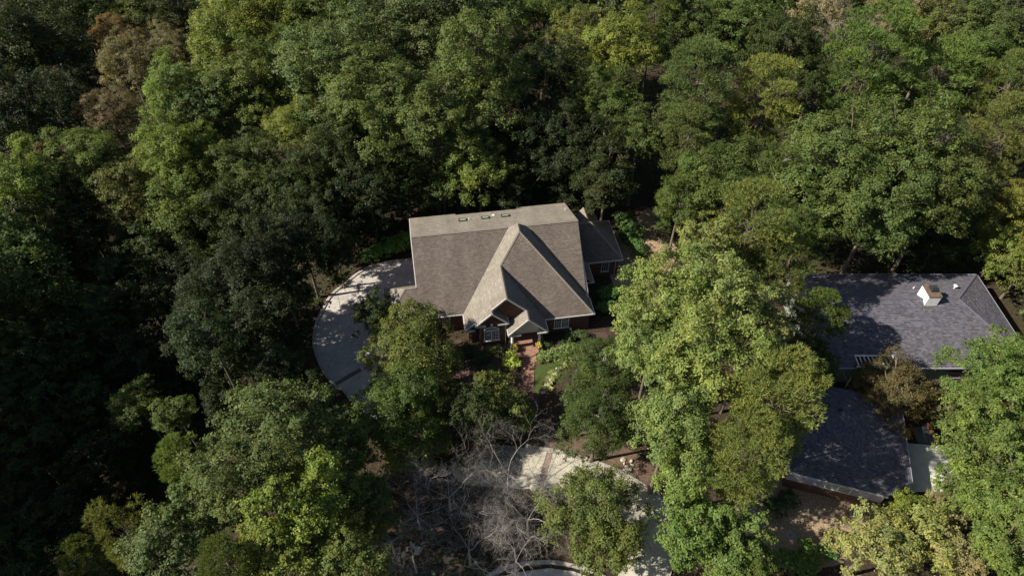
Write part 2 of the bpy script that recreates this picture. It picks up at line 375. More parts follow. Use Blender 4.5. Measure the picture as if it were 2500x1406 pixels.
sheet('lawn', smooth_poly([(2.672,46.013,0.000), (2.658,47.462,0.000), (4.059,48.170,0.000), (6.721,48.767,0.000), (9.168,49.371,0.000), (9.566,48.349,0.000), (7.138,47.756,0.000), (5.208,47.169,0.000), (3.750,46.013,0.000), (3.240,44.600,0.000), (2.849,43.769,0.000), (2.552,44.880,0.000)], 4), .03, 'lawn_green', .03)
sheet('brick_path', smooth_poly([(1.063,49.492,0.000), (2.807,49.736,0.000), (2.631,48.349,0.000), (2.544,46.588,0.000), (2.320,44.880,0.000), (1.169,45.728,0.000), (1.282,47.462,0.000), (1.196,48.349,0.000)], 4), .06, 'paving_brick', .08)
sheet('brick_path', smooth_poly([(-9.794,45.444,0.000), (-7.537,46.588,0.000), (-4.735,47.169,0.000), (-4.246,46.762,0.000), (-7.013,45.728,0.000), (-9.267,44.712,0.000)], 4), .05, 'paving_brick', .08)
# concrete and brick beside the garage
sheet('garage_slab', [(40.876,37.784,0.000), (43.188,37.588,0.000), (46.703,37.196,0.000), (45.277,33.985,0.000), (43.242,32.187,0.000), (39.535,32.187,0.000)], .05, 'patio_pale', .1)
sheet('patio', [(43.101,39.537,0.000), (44.843,39.792,0.000), (44.815,37.637,0.000), (43.051,37.784,0.000)], .09, 'slab_grey', .1)
bw = MB(); strip(bw, [(44.950,40.048,0.000), (44.990,37.538,0.000)], -.15, .22, 0, .3); tag(bw.build('brick_kerb', 'terracotta'), kind='structure')

# ------------------------------------------------------------------ brown roofed brick house
YAW = math.radians(8.5); HO = Vector((9.71, 53.33, 0))
house = empty('brick_house', HO, YAW)
tag(house, 'red brick house with large brown grey shingle roof and columned porch', 'house')
roof = empty('roof', parent=house)
def courses(m, p, e=.21, t=.045, tab=0):
    """real shingle courses: every strip rises to a butt edge, each tab a little thicker or thinner"""
    n = sum(((p[k] - p[0]).cross(p[(k + 1) % len(p)] - p[0]) for k in range(1, len(p))), Vector((0, 0, 0))).normalized()
    if n.z < 0: n = -n
    u = Vector((0, 0, 1)).cross(n).normalized(); w = n.cross(u); d = n.dot(p[0])
    for tri in tessellate_polygon([p]):
        q = [(p[i].dot(u), p[i].dot(w)) for i in tri]
        lo, hi = min(a[1] for a in q), max(a[1] for a in q)
        for k in range(math.floor(lo / e), math.ceil(hi / e)):
            r = clip(clip(q, 0, 1, (k + 1) * e), 0, -1, -k * e)
            if len(r) < 3: continue
            ar = sum(r[i][0] * r[(i + 1) % len(r)][1] - r[(i + 1) % len(r)][0] * r[i][1] for i in range(len(r)))
            if abs(ar) < 1e-4: continue
            if ar < 0: r.reverse()
            h = lambda b: .012 + t * (1 - (b - k * e) / e)
            i0 = len(m.uv); m.face([u * a + w * b + n * (d + h(b)) for a, b in r]); m.uv[i0] = list(r)
            low = [a for a, b in r if b < k * e + 1e-4]
            if len(low) > 1:
                a0, a1 = min(low), max(low); b = k * e; i0 = len(m.uv)
                m.face([u * a0 + w * b + n * (d + .005), u * a1 + w * b + n * (d + .005), u * a1 + w * b + n * (d + h(b)), u * a0 + w * b + n * (d + h(b))]); m.uv[i0] = [(a0, b + .03), (a1, b + .03), (a1, b + .06), (a0, b + .06)]
def slope(pts, name='roof_slope', parent=roof, mats=('brown_shingle', 'trim_white'), th=.16):
    p = [Vector(q) for q in pts]; n = sum(((p[k] - p[0]).cross(p[(k + 1) % len(p)] - p[0]) for k in range(1, len(p))), Vector((0, 0, 0)))
    if n.z < 0: p.reverse()
    m = MB(); m.prism(p, (0, 0, -th), 0, 1); courses(m, p); return m.build(name, list(mats), parent)
zm = lambda v: 3 + .9 * (v - 2.2)                 # main front slope
RV, RZ = 9.42, 9.5
zb = lambda v: RZ - .41 * (v - RV)                # back slope
zw = lambda u: 3 + 1.0 * (u + 15.3)               # west slope of the front wing
ze = lambda u: 7.8 - 1.05 * (u + 10.5)           # east slope of the front gable
zf = lambda v: 3 + .987 * v                       # front hip face
AP = (-7.85, 7.55, 10.45); AB = (-7.85, 8.85, 10.45); VL = (-8.8, RV, RZ); VR = (-6.84, RV, RZ); KV = (7.8 - 3) / .987; KINK = (-10.5, KV, 7.8)
DARK_BROWN = ('dark_brown_shingle', 'trim_white')      # darker brown base tone, used on the front-facing slopes
# main front slope, left of the wing (with the left wing's lower part) and right of it
slope([(-24.5, 2.2, 3), (-15.3, 2.2, 3), VL, (-20.45, RV, RZ), (-20.45, 4.95, zm(4.95)), (-21.85, 4.95, zm(4.95))], mats=DARK_BROWN)
slope([(0, 2.2, 3), (-.35, 2.55, zm(2.55)), (-.35, RV, RZ), VR], mats=DARK_BROWN)
slope([(-24.5, 2.2, 3), (-21.85, 4.95, zm(4.95)), (-24.5, 7.7, 3)])                   # left wing, west hip
slope([(-21.85, 4.95, zm(4.95)), (-20.3, 4.95, zm(4.95)), (-20.3, 7.7, 3), (-24.5, 7.7, 3)])   # left wing, back
slope([(-20.6, 15.75, zb(15.75)), (-20.45, RV, RZ), (-.35, RV, RZ), (-.5, 16.0, zb(16.0)), (-6.8, 16.0, zb(16.0)), (-6.8, 15.45, zb(15.45)), (-14.8, 15.45, zb(15.45)), (-14.8, 15.75, zb(15.75))])
# wing: west slope with the bay gable's left half, front hip face, east face
slope([(-15.3, 2.2, 3), (-15.3, -.35, 3), (-14.1, -.35, zw(-14.1)), (-14.1, -.9, zw(-14.1)), (-12.25, -.9, zw(-12.25)), (-12.25, -.35, zw(-12.25)), (-10.5, -.35, 7.8), KINK, AP, AB, VL])
slope([AB, VL, VR])
slope([(0, 0, 3), AP, KINK, (-5.93, 0, 3)], mats=DARK_BROWN)
slope([(0, 0, 3), (0, 2.2, 3), VR, AB, AP])
# front gable east slope with the porch's right half
slope([KINK, (-10.5, -.35, 7.8), (-8.2, -.35, ze(-8.2)), (-8.2, -1.8, ze(-8.2)), (-5.93, -1.8, 3), (-5.93, 0, 3)])
slope([(-12.25, 0.1, zw(-12.25)), (-12.25, -.9, zw(-12.25)), (-10.4, -.9, 4.2), (-10.4, .1, 4.2)])   # bay, right half
slope([(-8.2, .1, ze(-8.2)), (-8.2, -1.8, ze(-8.2)), (-10.45, -1.8, 3.02), (-10.45, .1, 3.02)])  # porch, left half
# right wing hip and its neighbours
slope([(5.73, 8.43, 3), (2.15, 12.14, 6.5), (-.8, 12.14, 6.5), (-.8, 8.43, 3)], mats=DARK_BROWN)
slope([(5.73, 8.43, 3), (5.73, 15.86, 3), (2.15, 12.14, 6.5)])
slope([(5.73, 15.86, 3), (-.8, 15.86, 3), (-.8, 12.14, 6.5), (2.15, 12.14, 6.5)])
slope([(1.15, 5.1, 3), (1.15, 8.4, 3), (-.8, 8.4, 4.6), (-.8, 5.1, 4.6)])
slope([(2.15, 16.2, 5.5), (3.85, 16.2, 3.9), (3.85, 12.6, 3.9), (2.15, 12.6, 5.5)])
slope([(2.15, 16.2, 5.5), (2.15, 12.6, 5.5), (-.5, 12.6, 3.1), (-.5, 16.2, 3.1)])
# ridge and hip caps: short overlapping pieces joined into one cap per line
def cap(p, q, mat='brown_cap', parent=roof, w=.34, off=.07, step=.3):
    p, q = Vector(p), Vector(q); n = max(1, int((q - p).length / step)); mb = MB(); d = (q - p) / n
    side = Vector((d.y, -d.x, 0)).normalized() * (w / 2)
    for k in range(n):
        a = p + d * k; b = a + d * 1.0; u0 = Vector((0, 0, off + .05)); u1 = Vector((0, 0, off + .02)); dz = Vector((0, 0, -.1))
        mb.face([a - side + u0 + dz, b - side + u1 + dz, b + u1, a + u0]); mb.face([a + u0, b + u1, b + side + u1 + dz, a + side + u0 + dz])
        mb.face([a - side + u0 + dz, a + u0, a + side + u0 + dz])
    return mb.build('ridge_cap', mat, parent)
for a, b in (((-20.45, RV, RZ), (-9.0, RV, RZ)), ((-6.7, RV, RZ), (-.35, RV, RZ)), (AP, AB), ((0, 0, 3), AP), (KINK, AP), ((-10.5, -.35, 7.8), KINK),
             ((-12.25, -.9, zw(-12.25)), (-12.25, -.3, zw(-12.25))), ((-8.2, -1.8, ze(-8.2)), (-8.2, -.3, ze(-8.2))), ((-24.5, 2.2, 3), (-21.85, 4.95, zm(4.95))),
             ((-21.85, 4.95, zm(4.95)), (-20.45, 4.95, zm(4.95))), ((5.73, 8.43, 3), (2.15, 12.14, 6.5)), ((5.73, 15.86, 3), (2.15, 12.14, 6.5)), ((-.3, 12.14, 6.5), (2.15, 12.14, 6.5)),
             ((2.15, 16.2, 5.5), (2.15, 13.3, 5.5))):
    cap(a, b)
def gutter(p, q, name='gutter', parent=roof, mat='gutter_white', w=.13, h=.13, dz=-.05):
    p = Vector(p) + Vector((0, 0, dz)); q = Vector(q) + Vector((0, 0, dz)); return MB().beam(p, q, w, h).build(name, mat, parent)
for a, b in (((-24.5, 2.13, 3), (-15.37, 2.13, 3)), ((-15.37, 2.13, 3), (-15.37, -.4, 3)), ((-5.86, -.07, 3), (.07, -.07, 3)), ((.07, -.07, 3), (.07, 2.5, 3)),
             ((-5.86, -.1, 3), (-5.86, -1.85, 3)), ((-24.57, 2.13, 3), (-24.57, 7.7, 3)), ((-10.33, -.92, 4.18), (-10.33, .0, 4.18)), ((-10.52, -1.8, 3), (-10.52, -.3, 3)),
             ((-14.17, -.94, zw(-14.1) - .05), (-14.17, -.35, zw(-14.1) - .05)), ((1.2, 5.0, 3), (1.2, 8.3, 3)), ((1.15, 8.36, 3), (5.8, 8.36, 3)), ((5.8, 8.36, 3), (5.8, 15.9, 3)), ((3.92, 15.2, 3.9), (3.92, 16.3, 3.9)), ((-.3, 5.03, 3.0), (1.25, 5.03, 3.0))):
    gutter(a, b)
# white rake boards
def rake(a, b, w=.09, h=.2): return MB().beam(a, b, w, h).build('rake_board', 'trim_white', roof)
for a, b in (((-10.5, -.4, 7.72), (-12.2, -.4, 6.02)), ((-10.5, -.4, 7.72), (-8.2, -.4, 5.31)), ((-12.25, -.95, 5.97), (-14.15, -.95, 4.07)), ((-12.25, -.95, 5.97), (-10.3, -.95, 4.02)),
             ((-8.2, -1.85, 5.31), (-10.5, -1.85, 2.89)), ((-8.2, -1.85, 5.31), (-5.85, -1.85, 2.84)), ((-14.1, -.4, 4.12), (-15.35, -.4, 2.87)),
             ((-20.5, RV, RZ - .09), (-20.5, 4.95, zm(4.95) - .09)), ((-20.65, 15.75, zb(15.75) - .09), (-20.5, RV, RZ - .09))):
    rake(a, b)
# eave returns under the gables
for (u0, u1, v, z) in ((-14.15, -13.0, -.82, 3.95), (-11.6, -10.4, -.82, 3.95), (-10.5, -9.0, -1.72, 2.72), (-7.1, -5.9, -1.72, 2.72), (-15.3, -14.2, -.3, 2.75)):
    MB().box((u0, v - .14, z - .1), (u1, v + .1, z + .08)).build('eave_return', 'trim_white', roof)

# walls: separate brick bodies meeting under the roof
def wall(mb, pts, th): mb.prism(pts, th)
wm = MB()
wm.box((-20.1, 2.55, -.4), (-14.9, 2.8, 3.1))                                   # left front
wm.prism([(-20.1, 2.8, -.4), (-20.1, 2.8, 3.3), (-20.1, RV, RZ - .25), (-20.1, 15.4, zb(15.4) - .2), (-20.1, 15.4, -.4)], (.25, 0, 0))
wm.prism([(-.7, 2.8, -.4), (-.7, 15.4, -.4), (-.7, 15.4, zb(15.4) - .2), (-.7, RV, RZ - .25), (-.7, 2.8, 3.3)], (-.25, 0, 0))
wm.box((-20.1, 15.15, -.4), (-.7, 15.4, 6.8))
wm.box((-24.1, 2.55, -.4), (-20.1, 2.8, 3.0)); wm.box((-24.1, 2.8, -.4), (-23.85, 7.3, 3.0)); wm.box((-24.1, 7.3, -.4), (-20.1, 7.5, 3.0))
wm.box((-6.1, .35, -.4), (-.4, .6, 2.95)); wm.box((-.65, .6, -.4), (-.4, 2.8, 2.95))
wm.box((-14.95, .12, -.4), (-14.7, 2.6, 2.95))
wm.prism([(-14.9, .12, -.4), (-13.75, .12, -.4), (-13.75, .12, 4.3), (-14.05, .12, 4.0), (-14.9, .12, 3.2)], (0, .22, 0))     # left of bay
wm.prism([(-13.75, -.35, -.4), (-10.8, -.35, -.4), (-10.8, -.35, 4.4), (-12.25, -.35, 5.8), (-13.75, -.35, 4.35)], (0, .3, 0))   # bay front
wm.box((-13.75, -.05, -.4), (-13.5, .12, 4.2)); wm.box((-11.05, -.05, -.4), (-10.8, 1.6, 4.1))
wm.prism([(-12.6, .0, 4.0), (-8.0, .0, 4.0), (-8.0, .0, 4.95), (-10.5, .0, 7.55), (-12.6, .0, 5.45)], (0, .25, 0))             # big gable triangle
wm.prism([(-10.3, 1.6, -.4), (-6.1, 1.6, -.4), (-6.1, 1.6, 3.0), (-10.3, 1.6, 3.0)], (0, .25, 0)); wm.box((-6.35, .6, -.4), (-6.1, 1.6, 2.95))
wm.box((-10.8, 1.4, -.4), (-10.3, 1.85, 3.0))
wm.box((-.4, 8.8, -.4), (5.35, 9.05, 2.95)); wm.box((5.1, 9.05, -.4), (5.35, 15.5, 2.95)); wm.box((-.4, 15.25, -.4), (5.1, 15.5, 2.95))
wm.box((-.4, 5.5, -.4), (.8, 5.7, 2.9)); wm.box((.6, 5.7, -.4), (.8, 8.8, 2.9))
wm.prism([(-.4, 12.9, 2.9), (3.5, 12.9, 2.9), (3.5, 12.9, 4.0), (2.15, 12.9, 5.3), (-.4, 12.9, 3.0)], (0, 3, 0))
wm.build('wall', 'red_brick', house)
# porch gable panel and beam, gable soffit panels
MB().prism([(-9.5, -1.5, 2.95), (-6.9, -1.5, 2.95), (-7.0, -1.5, 3.75), (-8.2, -1.5, 5.02), (-9.4, -1.5, 3.75)], (0, .1, 0)).build('gable_panel', 'cream_panel', house)
MB().box((-10.2, -1.42, 2.6), (-6.1, -1.12, 2.82)).build('porch_beam', 'trim_white', house)
MB().prism([(-10.5, -.09, 7.5), (-11.0, -.09, 7.0), (-10.0, -.09, 7.0)], (0, .07, 0)).build('gable_panel', 'trim_white', house)
MB().prism([(-12.25, -.43, 5.75), (-12.75, -.43, 5.27), (-11.75, -.43, 5.27)], (0, .07, 0)).build('gable_panel', 'trim_white', house)
MB().prism([(-12.34, -.41, 3.3), (-12.16, -.41, 3.3), (-12.08, -.41, 3.62), (-12.42, -.41, 3.62)], (0, .07, 0)).build('keystone', 'white_paint', house)
# quoin-like corner bricks of bay and left gable corner
for (u, v) in ((-13.72, -.38), (-14.87, .09), (-10.83, -.38)):
    q = MB()
    for k in range(9): q.box((u - .03, v - .03, .05 + k * .4), (u + (.32 if k % 2 else .2), v + .02, .25 + k * .4))
    q.build('quoins', 'paving_brick', house)['kind'] = 'stuff'
for (u, v, z0) in ((-9.99, -1.42, .3), (-6.75, -1.38, .3)):
    c = MB(); c.tube([(u, v, z0), (u, v, z0 + .12)], [.24, .22], 14); c.tube([(u, v, z0 + .12), (u, v, 1.2), (u, v, 2.5)], [.18, .175, .15], 16); c.box((u - .2, v - .2, 2.5), (u + .2, v + .2, 2.62)); c.box((u - .26, v - .26, z0 - .02), (u + .26, v + .26, z0 + .03))
    c.build('column', 'white_paint', house, True)
d = MB(); d.tube([(-10.65, -.42, -.1), (-10.65, -.42, 3.9)], [.05, .05], 8); d.build('downpipe', 'white_paint', house)
d = MB(); d.tube([(4.98, 8.72, -.1), (4.98, 8.72, 2.9)], [.045, .045], 8); d.build('downpipe', 'gutter_white', house)
# windows: frame > pane, muntin
def window(parent, u0, u1, z0, z1, v, units=2, nx=3, ny=5, arch=False, fr='white_paint', dep=.09):
    f = MB(); t = .075; y0, y1 = v - dep, v + .02
    f.box((u0, y0, z0), (u1, y1, z0 + t)); f.box((u0, y0, z1 - t), (u1, y1, z1)); f.box((u0, y0, z0 + t), (u0 + t, y1, z1 - t)); f.box((u1 - t, y0, z0 + t), (u1, y1, z1 - t))
    f.box((u0 - .08, y0 - .06, z0 - .08), (u1 + .08, y1, z0))
    uw = (u1 - u0) / units
    for k in range(1, units): f.box((u0 + uw * k - .06, y0, z0 + t), (u0 + uw * k + .06, y1, z1 - t))
    w = f.build('window', fr, parent); m = MB()
    for k in range(units):
        a, b = u0 + uw * k + (t if k == 0 else .06), u0 + uw * (k + 1) - (t if k == units - 1 else .06)
        MB().box((a, v - .03, z0 + t), (b, v - .01, z1 - t)).build('pane', 'window_glass', w)
        for i in range(1, nx): x = a + (b - a) * i / nx; m.box((x - .016, v - .06, z0 + t), (x + .016, v - .03, z1 - t))
        for j in range(1, ny):
            z = z0 + t + (z1 - z0 - 2 * t) * j / ny; hh = .03 if j == (ny + 1) // 2 else .016
            m.box((a, v - .065, z - hh), (b, v - .061 + .03, z + hh))
    m.build('muntin', fr, w)
    if arch:
        c = (u0 + u1) / 2; r = (u1 - u0) / 2; g = MB(); pts = [(c + r * math.cos(a), v - .03, z1 + r * .62 * math.sin(a)) for a in [math.pi * k / 16 for k in range(17)]]
        g.prism([(p[0], p[1], p[2]) for p in reversed(pts)], (0, .02, 0)); g.build('pane', 'window_glass', w)
        h = MB()
        for k in range(16): h.beam(pts[k], pts[k + 1], .09, .09)
        for k in range(2, 15, 3): h.beam((c, v - .05, z1), (pts[k][0], v - .05, pts[k][2]), .03, .03)
        mid = [(c + (p[0] - c) * .5, v - .05, z1 + (p[2] - z1) * .5) for p in pts]
        for k in range(16): h.beam(mid[k], mid[k + 1], .03, .03)
        h.build('fanlight', fr, w)
    return w
window(house, -13.2, -11.4, .75, 2.5, -.36, 2, 4, 5, arch=True)
window(house, -4.68, -2.88, .75, 2.45, .34, 2, 3, 5)
window(house, -17.9, -16.95, .75, 2.45, 2.54, 1, 3, 5)
window(house, 3.15, 4.15, .85, 2.6, 8.79, 1, 3, 4, fr='gutter_white')
sl = MB(); sl.box((-13.35, -.55, .58), (-11.25, -.35, .67)); sl.build('window_sill', 'paving_brick', house)
dr = MB(); dr.box((-8.9, 1.52, .32), (-7.7, 1.6, 2.5)); door = dr.build('door', 'rust_cap', house)
MB().box((-8.55, 1.49, 1.1), (-8.05, 1.52, 2.2)).build('pane', 'window_glass', door)
# porch floor, step, round landing
sheet('porch_floor', [(-10.3, -1.25), (-6.1, -1.25), (-6.1, 1.6), (-10.3, 1.6)], .32, 'paving_brick', .4, None, house)
lp = [(-8.5 + 1.95 * math.cos(a), -1.25 + 1.9 * math.sin(a)) for a in [math.pi + math.pi * k / 24 for k in range(25)]]
sheet('landing', lp, .16, 'paving_brick', .2, None, house)
ed = MB(); strip(ed, lp, 0, .2, .0, .172); ed.build('landing_edge', 'paving_brick', house)
# skylights
for (u0, u1, v0, v1) in ((-14.55, -13.6, 12.8, 13.68), (-11.7, -10.75, 12.85, 13.72), (-9.2, -8.2, 12.9, 13.75)):
    f = MB(); th = .2; q = lambda u, v, h: (u, v, zb(v) + h)
    for a, b, c, e in ((u0, u1, v0, v0 + .08), (u0, u1, v1 - .08, v1), (u0, u0 + .08, v0 + .08, v1 - .08), (u1 - .08, u1, v0 + .08, v1 - .08)):
        f.prism([q(a, c, th), q(b, c, th), q(b, e, th), q(a, e, th)], (0, 0, -th - .05))
    s = f.build('skylight', 'dark_metal', roof)
    MB().prism([q(u0 + .08, v0 + .08, .16), q(u1 - .08, v0 + .08, .16), q(u1 - .08, v1 - .08, .16), q(u0 + .08, v1 - .08, .16)], (0, 0, -.05)).build('pane', 'skylight_glass', s)
def pipe(u, v, z, h, r, parent, mat='white_paint', flash='lead_grey', name='vent_pipe'):
    m = MB(); m.tube([(u, v, z - .1), (u, v, z + h)], [r, r], 8); m.tube([(u, v, z - .12), (u, v, z + .06)], [r * 2.6, r * 1.3], 10, 1)
    return m.build(name, [mat, flash], parent)
pipe(-13.28, 13.0, zb(13.0), .42, .045, roof); pipe(-1.1, 13.1, zb(13.1), .45, .05, roof)
MB().box((-10.3, 13.75, zb(13.85)), (-9.98, 14.0, zb(13.85) + .12)).build('roof_vent', 'white_paint', roof)
pipe(-3.95, 6.1, zm(6.1) - .1, .3, .05, roof)
# satellite dish on the left wing roof edge
dish = empty('satellite_dish', parent=None); dl = Matrix.Rotation(YAW, 4, 'Z') @ Vector((-23.75, 3.35, 0)) + HO
dish.location = (dl.x, dl.y, 3.85); tag(dish, 'small dark satellite dish on a bracket at the left roof edge of the brick house', 'satellite dish')
r_ = MB(); M3 = Matrix.Rotation(math.radians(-28), 3, 'Z') @ Matrix.Rotation(math.radians(58), 3, 'X')
ringp = []
for k in range(4):
    rr = .36 * k / 3; ringp.append([M3 @ Vector((rr * math.cos(a) * .9, rr * math.sin(a), rr * rr * .7)) + Vector((.15, 0, .45)) for a in [2 * math.pi * i / 16 for i in range(16)]])
for k in range(3):
    for i in range(16):
        j = (i + 1) % 16; r_.face([ringp[k][i], ringp[k][j], ringp[k + 1][j], ringp[k + 1][i]])
r_.build('reflector', 'dish_grey', dish)
a_ = MB(); a_.tube([(.15, 0, .45), (.15, 0, -.15)], [.03, .03], 6); a_.tube([(.15, .0, .3), (-.35, -.25, .28)], [.02, .02], 6); a_.box((-.42, -.32, .22), (-.3, -.2, .34)); a_.tube([(-.5, .1, -.35), (.15, 0, .1)], [.02, .02], 6)
a_.build('bracket', 'lead_grey', dish)

# ------------------------------------------------------------------ slate roofed house
XR, XL, YF, YB, YR, EZ, RZ2 = 57.6, 33.6, 45.0, 59.25, 52.12, 3.5, 6.9
h2 = empty('slate_roofed_house', (45, 52, 0)); tag(h2, 'pale green sided house with blue grey shingle roof and white chimney', 'house')
h2o = Vector((45, 52, 0)); r2 = empty('roof', parent=h2)
def S2(pts, **k): return slope([Vector(p) - h2o for p in pts], parent=r2, mats=('slate_shingle', 'grey_board'), **k)
zf2 = lambda y: EZ + (y - YF) * (RZ2 - EZ) / (YR - YF)
XI = XR - 7.0
tx0, tx1, ty = (37.743,46.382,3.800)[0], (42.189,46.382,3.800)[0], (38.559,46.382,3.800)[1]
S2([(XL, YF, EZ), (tx0, YF, EZ), (tx0, ty, zf2(ty)), (tx1, ty, zf2(ty)), (tx1, YF, EZ), (XR, YF, EZ), (XI, YR, RZ2), (XL, YR, RZ2)])
S2([(XR, YF, EZ), (XR, YB, EZ), (XI, YR, RZ2)])
S2([(XR, YB, EZ), (XL, YB, EZ), (XL, YR, RZ2), (XI, YR, RZ2)])
for a, b in (((XL, YR, RZ2), (XI, YR, RZ2)), ((XR, YF, EZ), (XI, YR, RZ2)), ((XR, YB, EZ), (XI, YR, RZ2))): cap(Vector(a) - h2o, Vector(b) - h2o, 'slate_cap', r2, .3)
for a, b in (((XL, YF - .06, EZ), (tx0, YF - .06, EZ)), ((tx1, YF - .06, EZ), (XR, YF - .06, EZ)), ((XL, YB + .06, EZ), (XR, YB + .06, EZ)), ((XR + .06, YF, EZ), (XR + .06, YB, EZ))): gutter(Vector(a) - h2o, Vector(b) - h2o, parent=r2, mat='grey_board')
gutter(Vector((XL, YB + .1, EZ)) - h2o, Vector((XL + 4, YB + .1, EZ)) - h2o, parent=r2)
w2 = MB(); x0, x1, y0, y1 = XL - 45 + .5, XR - 45 - .5, YF - 52 + .6, YB - 52 - .6
w2.prism([(x0, y0, -.3), (x1, y0, -.3), (x1, y0, 3.3), (x0, y0, 3.3)], (0, .2, 0)); w2.prism([(x1, y0, -.3), (x1, y1, -.3), (x1, y1, 3.3), (x1, y0, 3.3)], (-.2, 0, 0)); w2.box((x0, y1 - .2, -.3), (x1 - .2, y1, 3.3))
w2.prism([(x0, y0, -.3), (x0, y0, 3.3), (x0, .1, 6.6), (x0, y1, 3.3), (x0, y1, -.3)], (.2, 0, 0))
w2.build('wall', 'pale_siding', h2)
for k in range(12): MB().box((x0, y0 - .03, .1 + k * .26), (x1, y0 - .001, .13 + k * .26)).build('siding_lap', 'pale_siding', h2)
bwin = (49.971,45.132,2.000)
window(h2, bwin[0] - 45 - 1.3, bwin[0] - 45 + .4, 1.0, 2.6, y0 - .02, 1, 1, 2, fr='grey_board')
# chimney
cx0, cx1, cy0, cy1 = 46.5, 47.9, 51.4, 53.25; ch = MB(); ch.box((cx0 - 45, cy0 - 52, 5.8), (cx1 - 45, cy1 - 52, 7.95)); cho = ch.build('chimney', 'white_paint', r2)
ch = MB(); ch.box((cx0 - 45 - .05, cy0 - 52 - .05, 7.95), (cx1 - 45 + .05, cy1 - 52 + .05, 8.03)); ch.build('chimney_cap', 'rust_cap', cho)
ch = MB(); a = (46.95 - 45, 52.1 - 52); ch.box((a[0], a[1], 8.03), (a[0] + .75, a[1] + .75, 8.32)); ch.prism([(a[0] - .06, a[1] - .06, 8.36), (a[0] + .81, a[1] - .06, 8.36), (a[0] + .81, a[1] + .81, 8.36), (a[0] - .06, a[1] + .81, 8.36)], (0, 0, -.05)); ch.prism([(a[0] + .1, a[1] + .1, 8.5), (a[0] + .65, a[1] + .1, 8.5), (a[0] + .65, a[1] + .65, 8.5), (a[0] + .1, a[1] + .65, 8.5)], (0, 0, -.14))
ch.build('flue', 'dark_metal', cho)
ch = MB(); ch.box((cx0 - 45 - .1, cy0 - 52 - .1, zf2(cy0 - .1)), (cx1 - 45 + .1, cy0 - 52 - .002, zf2(cy0 - .1) + .1)); ch.build('flashing', 'lead_grey', cho)
for (px, k) in (((37.201,53.223,6.700), 0), ((47.115,54.928,6.200), 0)): pipe(px[0] - 45, px[1] - 52, zf2(2 * YR - px[1]), .3, .07, r2)
v = (51.910,54.957,6.100); vz = zf2(2 * YR - v[1]); m = MB(); m.tube([(v[0] - 45, v[1] - 52, vz - .1), (v[0] - 45, v[1] - 52, vz + .45)], [.07, .07], 8); m.tube([(v[0] - 45, v[1] - 52, vz + .45), (v[0] - 45, v[1] - 52, vz + .55), (v[0] - 45, v[1] - 52, vz + .66)], [.22, .24, .08], 14); m.build('roof_vent', 'white_paint', r2, True)
# white trellis over the notch in the eave
tr = empty('trellis', (tx0, YF, 0)); tag(tr, 'white open trellis of short bars under the front eave of the slate roof', 'trellis')
TW = tx1 - tx0; TD = ty - YF; zt = zf2(ty) - .15
for k in range(10):
    x = .15 + k * (TW - .3) / 9; MB().box((x - .05, -.35, zt - .16), (x + .05, TD, zt)).build('slat', 'trellis_paint', tr)
MB().box((0, TD - .25, zt + .002), (TW, TD - .05, zt + .08)).build('rail', 'trellis_paint', tr)
MB().box((0, -.1, zt - .36), (TW, .05, zt - .162)).build('rail', 'trellis_paint', tr)
for x in (.1, TW - .1): MB().box((x - .07, -.1, 0), (x + .07, .04, zt - .362)).build('post', 'trellis_paint', tr)

# ------------------------------------------------------------------ garage in front of it
GZ = 3.0
gA, gB = (27.189,32.743,3.000), (35.844,30.175,3.000)         # front eave ends
gC, gD = (38.686,31.613,3.000), (41.155,40.679,3.000)
gE = (36.407,42.403,3.000)
gar = empty('garage', (gA[0], gA[1], 0), math.atan2(gB[1] - gA[1], gB[0] - gA[0])); tag(gar, 'low garage with dark blue grey hip roof and white front band, in tree shade', 'garage')
gl = lambda p: Matrix.Rotation(-gar.rotation_euler.z, 4, 'Z') @ Vector((p[0] - gA[0], p[1] - gA[1], 0))
W_ = gl(gB).x; 
rg = empty('roof', parent=gar); ri = 2.6
east = gl(gC).x; back = gl(gD).y; print('garage', W_, gl(gC), gl(gD), gl(gE))
gp = dict(fl=(0, 0, GZ), fr=(W_, 0, GZ), er=(gl(gC).x, gl(gC).y, GZ), br=(gl(gD).x, gl(gD).y, GZ), bm=(gl(gE).x, gl(gE).y, GZ), bl=(-1.2, gl(gE).y - .6, GZ))
pk = (W_ * .42, 4.6, GZ + .95); pk2 = (W_ * .40, back - 4.6, GZ + .95)
def SG(pts): return slope(pts, parent=rg, mats=('slate_shingle', 'grey_board'))
SG([gp['fl'], gp['fr'], pk]); SG([gp['fr'], gp['er'], pk]); SG([gp['er'], gp['br'], pk]); SG([gp['br'], pk2, pk]); SG([gp['br'], gp['bm'], pk2]); SG([gp['bm'], gp['bl'], pk2]); SG([gp['bl'], gp['fl'], pk]); SG([gp['bl'], pk, pk2])
cap(gp['er'], pk, 'slate_cap', rg, .3); cap(gp['br'], pk2, 'slate_cap', rg, .3); cap(pk, pk2, 'slate_cap', rg, .3); cap(gp['fl'], pk, 'slate_cap', rg, .3)
gutter((0, -.07, GZ), (W_, -.07, GZ), parent=rg); gutter((gp['er'][0] + .07, gp['er'][1], GZ), (gp['br'][0] + .07, gp['br'][1], GZ), parent=rg, mat='grey_board', w=.1)
gw = MB(); gw.box((.05, .12, 1.45), (W_ - .1, .3, GZ - .1)); gw.build('front_band', 'grey_board', gar)
